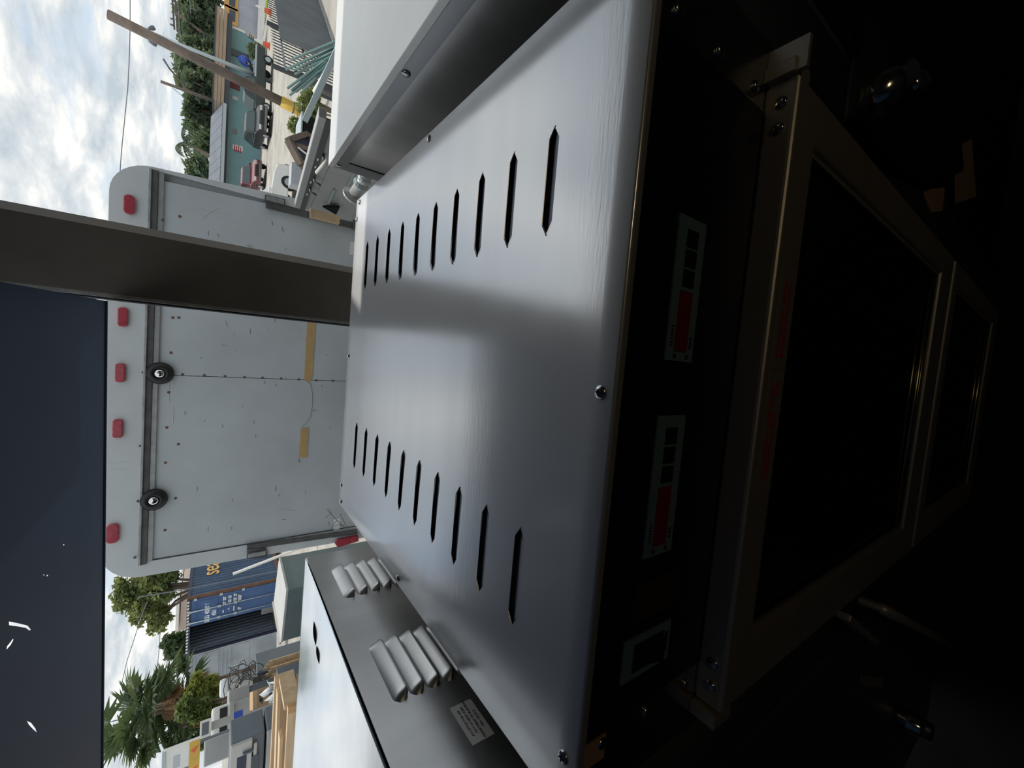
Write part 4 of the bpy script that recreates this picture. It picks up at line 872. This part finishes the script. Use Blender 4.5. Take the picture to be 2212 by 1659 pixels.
# poles and lamps
def ray_pole(name, label, pts, y, r0, r1, m, cat='pole'):
    a, b = atY(*pts[0], y), atY(*pts[1], y); k_ = (a.z-GZ)/(a.z-b.z); g = a+(b-a)*k_; g.z = GZ
    t_ = thing(name, label, cat, g); MB().tube([g, a], r0, 12, r2=r1).build('shaft', m, t_, smooth=True); return t_, g, a
up_, g, a = ray_pole('utility_pole', 'leaning weathered utility pole with yellow guard by the gate', ((233, 31), (655, 243)), 17.5, .16, .13, M['pole'])
e0, e1 = g+(a-g)*.02, g+(a-g)*.225; MB().tube([e0, e1], .185, 12).build('guard_sleeve', M['yellow'], up_, smooth=True)
for f_ in (.10, .155): c_ = g+(a-g)*f_; MB().lathe([(.20, -.02), (.20, .02)], c_, a-g, 12).build('guard_band', M['dark_steel'], up_)
lp, g, a = ray_pole('street_lamp', 'twin headed street lamp seen past the near utility pole', ((330, 72), (418, 108)), 40, .16, .09, M['rod'], 'lamp post')
for hd_, el_ in (((328, 55), (322, 62)), ((330, 93), (324, 90))):
    h_ = atY(*hd_, 40); e_ = atY(*el_, 40); MB().tube([a, (a+e_)/2+V3((0, 0, .1)), e_], .05, 6).build('arm', M['rod'], lp); d_ = (atY(hd_[0]+8, hd_[1]+4, 40)-e_)
    MB().lathe([(.05, -.1), (.10, .05), (.15, .22), (.12, .36)], e_, d_, 10).build('lamp_head', M['slate'], lp, smooth=True)
p2, g, a = ray_pole('utility_pole', 'thin dark utility pole with a bracket arm beyond the tan fascia', ((347, 176), (460, 217)), 58, .20, .14, M['pole'])
m0 = a+(g-a)*.28; e_ = atY(366, 148, 58); MB().tube([m0, e_], .09, 6).build('bracket_arm', M['pole'], p2); MB().bar(e_, e_+V3((.7, 0, .5)), .15, .15).build('lamp_head', M['slate'], p2)
p3, g, a = ray_pole('utility_pole', 'far utility pole with crossarms at the street end', ((378, 27), (412, 52)), 70, .2, .16, M['pole'])
for k in (0.0, .035): c_ = a+(g-a)*k; MB().bar(c_+V3((-2.0, 0, 0)), c_+V3((1.6, 0, .3)), .18, .18).build('crossarm', M['pole'], p3)
for x in (-1.6, -.9, .8, 1.3): MB().lathe([(.10, 0), (.12, .2), (.05, .35)], a+V3((x, 0, .1)), n=8).build('insulator', M['slate'], p3)
def cable(label, pts, y, r=.02, ground=False):
    q = [atY(a, b, y) for a, b in pts]
    if ground: q.insert(0, V3((q[0].x, y, GZ)))
    o = MB().tube(q, r, 5).build('overhead_cable', M['wire'], None); return tag(o, label, 'cable')
cable('long overhead cable crossing the sky above the street', ((281, -40), (281, 60), (279, 130), (276, 190), (270, 250), (262, 330), (256, 420)), 30, .020)
cable('overhead cable between the far crossarm pole and trees', ((383, -20), (388, 60), (392, 92), (388, 140), (382, 168)), 60, .030)
cable('upper cable at the street end', ((412, -30), (410, 0), (412, 30)), 66, .03)
cable('guy wire from the thin dark pole', ((372, 190), (385, 200), (405, 218)), 58, .03)
cable('sky cable above the blue container', ((318, 1300), (304, 1335), (290, 1380), (275, 1425), (262, 1480), (275, 1530)), 22, .014)
cable('sky cable beside the fan palms', ((346, 1365), (343, 1410), (338, 1455)), 24, .014)
cable('vertical looking cable in the sky under the menu board', ((325, 1590), (324, 1625), (321, 1700)), 24, .014)
cable('thin service cable in front of the oak', ((430, 1268), (300, 1290)), 19.6, .02, True)

# ------------------------------------------------------------------ cars
def car(label, loc, rz, paint, kind='suv', name='car'):
    t_ = thing(name, label, 'car', loc, rz); L, Wd = (4.5, 1.8) if kind == 'suv' else (5.5, 1.9); h = L/2
    if kind == 'suv':
        lower = [(-h, .38), (-h-.02, .75), (-h+.06, 1.02), (h-1.35, 1.06), (h-.55, .98), (h-.08, .84), (h, .60), (h-.02, .36)]
        gh = [(-h+.12, 1.02), (-h+.50, 1.58), (-h+.9, 1.68), (.10, 1.69), (.55, 1.60), (h-1.22, 1.05)]
    else:
        lower = [(-h, .55), (-h, 1.08), (-.15, 1.10), (h-1.5, 1.12), (h-.25, 1.05), (h, .85), (h, .45), (0, .42)]
        gh = [(-.20, 1.08), (-.12, 1.72), (.10, 1.84), (.95, 1.84), (1.25, 1.74), (h-1.12, 1.10)]
    MB().prism([(x, -Wd/2, z) for x, z in lower], (0, Wd, 0)).build('body', paint, t_, local=True, bevel=.07, seg=3)
    def gside(sc): return [(x, z) for x, z in gh]
    zl, zh = gh[0][1], max(z for _, z in gh); inset = lambda z: .06+.20*(z-zl)/(zh-zl)
    n = len(gh); a = [V3((x, -Wd/2+inset(z), z)) for x, z in gh]; b = [V3((x, Wd/2-inset(z), z)) for x, z in gh]
    MB().add(a+b, [tuple(range(n-1, -1, -1)), tuple(range(n, 2*n))]+[(i, (i+1) % n, n+(i+1) % n, n+i) for i in range(n)]).build('cabin', paint, t_, local=True, bevel=.03)
    def pane(i, j, s=.10, nm='windscreen'):
        p = [a[i], a[j], b[j], b[i]]; c_ = sum(p, V3((0, 0, 0)))/4; nn = (p[1]-p[0]).cross(p[2]-p[0]).normalized()
        if nn.dot(c_-V3((0, 0, 1.0))) < 0: nn = -nn
        q = [c_+(v-c_)*(1-s) for v in p]; MB().prism([v+nn*.004 for v in q], nn*.008).build(nm, M['car_glass'], t_, local=True)
    pane(n-2, n-1); pane(0, 1, .14, 'rear_window')
    for sgn, P_ in ((-1, a), (1, b)):
        spans = ((gh[0][0]+.35, -.02), (.04, gh[-1][0]-.55)) if kind == 'suv' else ((gh[0][0]+.10, .42), (.48, gh[-1][0]-.52))
        for x0_, x1_ in spans:
            zb_, ztp = zl+.07, zh-.12; yb, yt = Wd/2-inset(zb_)+.004, Wd/2-inset(ztp)+.004
            xt0, xt1 = (x0_+.14 if x0_ == spans[0][0] else x0_), (x1_-.42 if x1_ == spans[1][1] else x1_)
            MB().prism([V3((x0_, sgn*yb, zb_)), V3((x1_, sgn*yb, zb_)), V3((xt1, sgn*yt, ztp)), V3((xt0, sgn*yt, ztp))], (0, sgn*.008, 0)).build('side_window', M['car_glass'], t_, local=True)
        for xw in (-h+.85, h-.88):
            w_ = MB().lathe([(.22, -.10), (.31, -.11), (.345, -.07), (.345, .07), (.31, .11), (.22, .10)], (xw, sgn*(Wd/2-.09), .345), (0, 1, 0), 20).build('wheel', M['tyre'], t_, local=True, smooth=True)
            MB().lathe([(.20, 0), (.19, .03), (.06, .02)], (xw, sgn*(Wd/2+.005), .345), (0, sgn, 0), 14).build('rim', M['rod'], w_, local=True)
        MB().box(h-.30, h-.02, sgn*(Wd/2-.42), sgn*(Wd/2-.06), .70, .84).build('headlamp', M['headlamp'], t_, local=True, bevel=.03)
        MB().box(-h-.03, -h+.10, sgn*(Wd/2-.22), sgn*(Wd/2-.03), .78, .98).build('tail_lamp', M['red_lens'], t_, local=True, bevel=.02)
        MB().box(.62, .80, sgn*(Wd/2+.02), sgn*(Wd/2+.17), 1.05, 1.18).build('mirror', paint, t_, local=True, bevel=.03)
    MB().box(h-.06, h+.015, -.48, .48, .58, .80).build('grille', M['black'], t_, local=True, bevel=.02)
    MB().box(h-.10, h+.06, -Wd/2+.05, Wd/2-.05, .36, .54).build('bumper', M['dark_steel'] if kind == 'suv' else M['chrome'], t_, local=True, bevel=.05)
    if kind != 'suv':
        MB().box(-h+.06, -.25, -Wd/2+.08, Wd/2-.08, 1.085, 1.125).build('bed_liner', M['matt_black'], t_, local=True)
        for sgn in (-1, 1): MB().box(-h, -.2, sgn*(Wd/2-.08), sgn*Wd/2, 1.08, 1.20).build('bed_rail', M['rod'], t_, local=True)
    return t_
g = atZ(583, 284, GZ); car('black sport utility car facing the yard on the pale gravel', (g.x, g.y, GZ), math.radians(-93), M['car_black'])
g = atZ(588, 196, GZ); car('dark green pickup parked side on before the turquoise building', (g.x+.3, g.y+1.0, GZ), math.radians(187), M['car_green'], 'pickup', 'pickup')
g = atZ(578, 372, GZ); car('dark red sport utility car beside the box truck', (g.x, g.y+3, GZ), math.radians(-86), M['car_red'])
g = atZ(640, 425, GZ); car('white car with black wheel arch half hidden by the box truck', (g.x-1.0, g.y+.5, GZ), math.radians(12), M['car_white'])

# ------------------------------------------------------------------ fence, gate scrap and small street things
f0, f1 = V3((14.6, 20.4, GZ)), V3((7.0, 13.0, GZ)); fl = (f1-f0).length; fdir = (f1-f0).normalized()
fe = thing('iron_fence', 'tall black iron picket fence along the yard edge', 'fence', (f0+f1)/2)
pk = MB().box(-.012, .012, -.012, .012, 0, 1.80).lathe([(.017, 1.80), (.001, 1.90)], (0, 0, 0), n=4)
pme = bpy.data.meshes.new('picket'); pme.from_pydata([tuple(p) for p in pk.v], [], pk.f); pme.materials.append(M['fence'])
copies(pme, 'picket', [f0+fdir*(k*.25) for k in range(int(fl/.25))], fe, (0, 0, math.atan2(fdir.y, fdir.x)))
for zz in (.25, 1.05, 1.62): MB().bar(f0+V3((0, 0, zz)), f1+V3((0, 0, zz)), .035, .045).build('rail', M['pole'] if zz < 1.5 else M['wire'], fe)
for k in (0, .34, .68, 1.0): p = f0.lerp(f1, k); MB().box(p.x-.045, p.x+.045, p.y-.045, p.y+.045, GZ, GZ+1.95).build('post', M['fence'], fe)
nb = V3((fdir.y, -fdir.x, 0)); mq0, mq1 = f0+nb*-.10, f0.lerp(f1, .80)+nb*-.10
if nb.y < 0: mq0, mq1 = f0+nb*-.10, f0.lerp(f1, .80)+nb*-.10
MB().prism([mq0+V3((0, 0, .02)), mq1+V3((0, 0, .02)), mq1+V3((0, 0, 1.66)), mq0+V3((0, 0, 1.66))], nb*.012).build('fence_shade_sheet', M['screen'], fe)  # added sheet standing in for picket shadows and a second fence layer
g0, g1 = V3((7.75, 14.2, GZ)), V3((6.35, 12.2, GZ)); gdir = (g1-g0).normalized()
ga = thing('iron_gate', 'low black gate panel with wide gaps below the utility pole', 'gate', (g0+g1)/2)
pk = MB().box(-.010, .010, -.010, .010, 0, 1.15); gme = bpy.data.meshes.new('picket'); gme.from_pydata([tuple(p) for p in pk.v], [], pk.f); gme.materials.append(M['fence'])
copies(gme, 'picket', [g0+gdir*(.05+k*.235)+V3((0, 0, .12)) for k in range(10)], ga)
for zz in (.15, .75, 1.22): MB().bar(g0+V3((0, 0, zz)), g1+V3((0, 0, zz)), .03, .03).build('rail', M['pole'], ga)
for p in (g0, g1): MB().box(p.x-.03, p.x+.03, p.y-.03, p.y+.03, GZ, GZ+1.3).build('post', M['fence'], ga)
pl_ = [((629, 129), (709, 96)), ((618, 150), (708, 108)), ((635, 152), (708, 118)), ((638, 160), (707, 126)), ((622, 190), (706, 128)), ((630, 195), (705, 134)), ((640, 198), (704, 142)), ((655, 195), (704, 150)), ((627, 205), (700, 146))]
where = ['topmost', 'second from the top', 'third from the top', 'fourth from the top', 'middle', 'sixth from the top', 'third from the bottom', 'next to lowest', 'lowest']
for k, (a, b) in enumerate(pl_):
    p, q = atY(*a, 8.0+.05*k), atY(*b, 6.6+.05*k); e = q+(q-p)*((q.z-GZ-.02)/max(.05, p.z-q.z)) if k % 3 == 0 else q+(q-p)*.35
    tag(MB().tube([p, e], .018, 8).build('steel_tube', M['green_pipe'], None, smooth=True), where[k]+' dark green steel tube in the leaning bundle', 'tube', 'green tubes leaning by the fence')
sup = MB().box(4.0, 4.9, 6.4, 7.4, GZ, .80).build('scrap_bin', M['slate'], None); tag(sup, 'slate grey scrap bin under the green tubes', 'bin')
p, q = atY(681, 199, 5.0), atY(708, 155, 4.7); tag(MB().tube([p, q, q+(q-p)*.9], .030, 10).build('pvc_pipe', M['white'], None, smooth=True), 'white plastic pipe beside the white topped cabinet', 'pipe')
p, q = atY(658, 262, 4.6), atY(700, 170, 4.4); tag(MB().bar(p, q+(q-p)*.7, .03, .05).build('aluminium_angle', M['rod'], None), 'pale aluminium angle lying under the white pipe', 'bar')
wb = thing('framed_panel', 'dark panel in a brown timber frame dumped on the gravel', 'panel', (2.9, 7, GZ))
cs = [atY(623, 303, 7.0), atY(662, 290, 7.35), atY(702, 345, 7.35), atY(650, 356, 7.0)]; cen = sum(cs, V3((0, 0, 0)))/4; nn = (cs[1]-cs[0]).cross(cs[3]-cs[0]).normalized()
MB().prism([p*1.0 for p in cs], nn*.03).build('dark_panel', M['dark_frame'], wb)
for i in range(4): MB().bar(cs[i], cs[(i+1) % 4], .075, .09, nn).build('frame_board', M['pole'], wb)
MB().bar(atY(643, 318, 6.95), atY(662, 333, 6.95), .018, .02).build('white_batten', M['white'], wb)
for p in cs: MB().box(p.x-.03, p.x+.03, p.y+.06, p.y+.12, GZ, p.z-.02).build('prop', M['pole'], wb)
tb_ = thing('plastic_tub', 'black plastic tub behind the framed panel', 'tub', (atY(675, 278, 8.5).x, 8.7, GZ)); a, b = atY(652, 300, 8.5), atY(690, 258, 8.5)
MB().box(a.x, b.x, 8.5, 9.1, GZ, a.z).build('body', M['matt_black'], tb_, bevel=.04); MB().box(a.x-.02, b.x+.02, 8.48, 9.12, a.z, a.z+.03).build('rim', M['rod'], tb_, bevel=.01)
sl = thing('stone_slab', 'grey patterned slab leaning by the white car', 'slab', (atY(640, 380, 9).x, 9, GZ)); a, b = atY(628, 395, 9.0), atY(652, 355, 9.0)
MB().box(a.x, b.x, 9.0, 9.35, GZ, a.z).build('slab', M['grey_metal'], sl, bevel=.01)
for lab_, base_, r_ in (('orange and white traffic cone at the verge right of the bush', (583, 100), .9), ('orange and white traffic cone on the far grass strip', (586, 28), .9)):
    g = atZ(*base_, GZ); cn = thing('traffic_cone', lab_, 'cone', g, 0, 'traffic cones on the verge'); h_ = 1.15
    MB().lathe([(.30, 0), (.30, .06), (.24, .07), (.16, h_*.45)], g, n=14).build('lower_cone', M['cone'], cn); MB().lathe([(.16, h_*.45), (.10, h_*.8)], g, n=14).build('white_band', M['white'], cn); MB().lathe([(.10, h_*.8), (.05, h_)], g, n=14).build('tip', M['white'], cn)
def shrub(label, px, py, y, rpx, rpy, m, n, size, seed):
    b = blob(px, py, y, rpx, rpy); s_ = thing('shrub', label, 'shrub', (b[0], y, GZ)); rnd = random.Random(seed)
    q = MB()
    for k in range(6): q.tube([(b[0], y, GZ), (b[0]+rnd.uniform(-.5, .5)*b[3], y, b[2]), (b[0]+rnd.uniform(-.9, .9)*b[3], y, b[2]+b[5]*.6)], .02, 5)
    q.build('stems', M['bark'], s_)
    crown('foliage', m, s_, [b, (b[0]+b[3]*.5, y, b[2]-b[5]*.4, b[3]*.6, b[4], b[5]*.5), (b[0]-b[3]*.6, y+.1, b[2]-b[5]*.3, b[3]*.5, b[4], b[5]*.5)], n, size, seed)['kind'] = 'stuff'
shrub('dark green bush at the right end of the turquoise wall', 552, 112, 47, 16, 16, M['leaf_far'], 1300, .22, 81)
shrub('grey green weedy shrub around the foot of the pole', 668, 225, 11.5, 26, 34, M['leaf_oak'], 1500, .055, 82)
shrub('sparse pale shrub left of the yellow pole guard', 640, 272, 12, 20, 18, M['leaf_oak'], 500, .055, 83)
# person leaning over the pickup bed
pp = atY(530, 150, 43.2); pr = thing('person', 'person in dark clothing leaning over the pickup bed', 'person', (pp.x, pp.y, GZ), math.radians(-70))
def skinned(name, m, parent, joints, edges, sub=1):
    me = bpy.data.meshes.new(name); me.from_pydata([j[0] for j in joints], edges, []); o = bpy.data.objects.new(name, me); COL.objects.link(o)
    md = o.modifiers.new('skin', 'SKIN'); sk = me.skin_vertices[0].data
    for i, j in enumerate(joints): sk[i].radius = (j[1], j[1]*(j[2] if len(j) > 2 else 1)); sk[i].use_root = (i == 0)
    o.modifiers.new('sub', 'SUBSURF').levels = sub
    dg = bpy.context.evaluated_depsgraph_get(); m2 = bpy.data.meshes.new_from_object(o.evaluated_get(dg)); bpy.data.objects.remove(o); m2.name = name
    m2.materials.clear(); m2.materials.append(m)
    for p in m2.polygons: p.use_smooth = True
    return link(name, m2, parent)
J = [((0, 0, .95), .15, 1.1), ((.18, 0, 1.18), .15, 1.2), ((.42, 0, 1.36), .16, 1.3), ((.52, 0, 1.43), .06), ((.60, 0, 1.50), .05),
     ((0, .10, .88), .10), ((.03, .11, .48), .07), ((0, .12, .08), .05), ((.14, .12, .05), .04), ((0, -.10, .88), .10), ((-.03, -.11, .48), .07), ((-.08, -.12, .08), .05), ((.06, -.12, .05), .04),
     ((.42, .20, 1.36), .065), ((.50, .26, 1.10), .05), ((.70, .18, 1.16), .04), ((.42, -.20, 1.36), .065), ((.50, -.26, 1.10), .05), ((.70, -.18, 1.16), .04)]
skinned('body', M['cloth'], pr, J, [(0, 1), (1, 2), (2, 3), (3, 4), (0, 5), (5, 6), (6, 7), (7, 8), (0, 9), (9, 10), (10, 11), (11, 12), (2, 13), (13, 14), (14, 15), (2, 16), (16, 17), (17, 18)])
hd = MB().lathe([(.03, -.13), (.075, -.09), (.09, -.01), (.085, .06), (.04, .11), (.01, .12)], (.66, 0, 1.56), (.3, 0, 1), 12).build('head', M['skin'], pr, local=True, smooth=True)
MB().lathe([(.095, .0), (.09, .07), (.045, .12), (.01, .13)], (.655, 0, 1.565), (.3, 0, 1), 12).build('hair', M['matt_black'], pr, local=True, smooth=True)
for sgn in (-1, 1):
    q = MB().lathe([(.02, -.05), (.045, -.02), (.045, .04), (.03, .06)], (.76, sgn*.16, 1.17), (1, -.2*sgn, 0), 8)
    for k in range(4): q.tube([(.80, sgn*.16+(k-1.5)*.022, 1.175), (.85, sgn*.15+(k-1.5)*.024, 1.17), (.88, sgn*.15+(k-1.5)*.024, 1.145)], .009, 5)
    q.tube([(.76, sgn*.12, 1.17), (.80, sgn*.095, 1.16)], .010, 5); q.build('hand', M['skin'], pr, local=True, smooth=True)
p = atY(529, 132, 48.2); tag(MB().lathe([(.05, -.55), (.34, -.35), (.42, 0), (.34, .35), (.05, .55)], (p.x, 48.2, p.z), (.3, 0, 1), 14).build('blue_drum', M['blueplastic'], None, smooth=True), 'bright blue plastic drum in front of the dark shop window', 'drum')

# ------------------------------------------------------------------ steel rail unit between cabinet and truck
ru = thing('rail_unit', 'grey steel unit with slotted rail between cabinet and truck', 'equipment', (.82, 2.3, GZ))
A_, B_ = V3((.905, 1.86, 1.940)), V3((.765, 2.70, 1.905)); dn_ = (B_-A_).normalized(); sd2 = V3((-dn_.y, dn_.x, 0)).normalized()*-1
if sd2.x > 0: sd2 = -sd2
up_v = V3((0, 0, 1))
MB().bar(A_, B_, .045, .030).build('rail', M['offgrey'], ru, bevel=.004)
ch = MB().bar(A_+sd2*.018+V3((0, 0, -.027)), B_+sd2*.018+V3((0, 0, -.027)), .006, .024).build('slot_channel', M['dark_steel'], ru)
for k in (.34, .42, .60, .76): p = A_.lerp(B_, k)+sd2*.022+V3((0, 0, -.026)); MB().bar(p, p+dn_*.018, .003, .006).build('slot', M['white'], ch)
pa, pb = A_+V3((0, 0, -.042)), B_+V3((0, 0, -.042))
def panel(k0, k1, z0, z1, off, name, m, th=.014):
    a, b = A_.lerp(B_, k0)+sd2*off, A_.lerp(B_, k1)+sd2*off; return MB().prism([(a.x, a.y, z0), (b.x, b.y, z0), (b.x, b.y, z1), (a.x, a.y, z1)], -sd2*th).build(name, m, ru)
panel(0, 1, 1.845, 1.905, .012, 'upper_panel', M['offgrey']); panel(0, .45, 1.62, 1.842, .016, 'side_panel', M['offgrey']); panel(.455, .97, 1.62, 1.842, .014, 'side_panel', M['offgrey']); panel(0, .97, GZ+.1, 1.615, .012, 'lower_panel', M['offgrey'])
for k in (.30, .55, .68):
    p = A_.lerp(B_, k)+sd2*.03; p.z = 1.885
    MB().tube([p+sd2*-.015, p+sd2*.012, p+sd2*.016+V3((0, 0, -.018)), p+sd2*.010+dn_*.02+V3((0, 0, -.03))], .006, 6).build('hook', M['dark_steel'], ru, smooth=True)
for k, z in ((.25, 1.74), (.62, 1.78)): p = A_.lerp(B_, k)+sd2*.022; MB().bar(V3((p.x, p.y, z)), V3((p.x, p.y, z))+dn_*.25, .008, .010).build('bead', M['rod'], ru)
p = A_.lerp(B_, .78)+sd2*.03; MB().prism([V3((p.x, p.y, 1.72)), V3((p.x, p.y, 1.72))+dn_*.10+V3((0, 0, 0)), V3((p.x, p.y, 1.80))+dn_*.05], sd2*.012).build('shadow_triangle', M['matt_black'], ru)  # flat black triangle standing in for a shadow on the unit
p = atY(735, 462, 2.72); q = atY(672, 445, 2.72); MB().box(q.x-.06, q.x+.02, 2.72, 2.76, p.z, q.z).build('card_strip', M['wood'], ru)  # strip of brown card, given the timber colour
for z0_, z1_ in ((GZ, GZ+.1),): panel(.02, .95, z0_, z1_, .0, 'plinth', M['dark_steel'])
a, b = atY(797, 372, 1.62), atY(766, 418, 1.72); va = thing('pipe_valve', 'pale grey pipe valve behind the back corner of the slotted oven', 'valve', (b.x, b.y, b.z))
MB().tube([a, b], .021, 14).build('pipe', M['offgrey'], va, smooth=True); MB().lathe([(.024, -.008), (.027, 0), (.024, .008)], a.lerp(b, .3), b-a, 14).build('collar', M['rod'], va); MB().lathe([(.024, -.01), (.030, 0), (.024, .01)], a.lerp(b, .55), b-a, 14).build('collar', M['rod'], va); MB().lathe([(.018, 0), (.040, .010), (.040, .016), (.01, .02)], b, b-a, 16).build('flange', M['offgrey'], va)
MB().tube([a, a+V3((0, .01, -.25)), a+V3((0, .01, GZ-a.z))], .018, 10).build('riser', M['offgrey'], va, smooth=True)
a, b = atY(684, 373, 1.15), atY(698, 357, 1.10); MB().tube([a, b, b+(b-a)*.6], .0045, 8).build('lid_stay', M['white'], rc, smooth=True)

# ------------------------------------------------------------------ half dark things low in front
def cabF(px, py, y=.19): return atY(px, py, y)
a, b = cabF(1884, 218), cabF(1936, 168); la = MB().tube([a, b], .024, 18).build('latch_body', M['chrome'], rc, smooth=True); la['label'] = 'chrome latch body'
c_ = cabF(1977, 181); MB().lathe([(.012, -.012), (.019, -.006), (.019, .006), (.012, .012), (.006, .013)], c_, (.2, -1, .4), 16).build('latch_knob', M['chrome'], rc, smooth=True)['label'] = 'small chrome knob'
MB().box(a.x-.03, b.x+.03, .195, .209, b.z-.10, a.z+.03).build('latch_plate', M['black'], rc, bevel=.004)
pad = [cabF(x, y, .185) for x, y in ((1880, 250), (1935, 200), (2075, 250), (2085, 370), (2010, 405), (1900, 330))]
MB().prism(pad, (0, .02, 0)).build('black_pad', M['matt_black'], rc, bevel=.008)
for q in (((2062, 320), (2098, 300), (2108, 425), (2062, 440)), ((1990, 410), (2040, 405), (2035, 455), (2010, 460))):
    MB().prism([cabF(x, y, .2085) for x, y in q], (0, -.001, 0)).build('beige_label', M['card'], rc)
def loF(px, py, y=.198): return atY(px, py, y)
MB().prism([loF(*p) for p in ((1857, 1457), (1905, 1462), (1905, 1485), (1857, 1478))], (0, -.002, 0)).build('rating_plate', M['sticker_clear'], lo)
p = loF(1955, 1555, .18); MB().lathe([(.022, 0), (.026, .01), (.024, .05), (.02, .055)], (p.x, .20, p.z), (0, -1, 0), 18).build('control_knob', M['chrome'], lo, smooth=True)
p = loF(1962, 1600, .18); MB().lathe([(.022, 0), (.026, .01), (.024, .05), (.02, .055)], (p.x, .20, p.z-.1), (0, -1, 0), 18).build('control_knob', M['dark_steel'], lo, smooth=True)
a, b = loF(1822, 1330, .19), loF(1885, 1385, .19); MB().bar(a, b, .02, .012).build('door_catch', M['steel_door'], lo, bevel=.002)
a, b = loF(1905, 1315, .17), loF(2060, 1395, .17); MB().tube([a, b], .010, 12).build('door_handle', M['steel_door'], lo, smooth=True)
for p in (a, b): MB().tube([p, p+V3((0, .032, 0))], .008, 8).build('handle_stub', M['steel_door'], lo)
a, b = loF(2120, 1180, .15), loF(2170, 1210, .15)
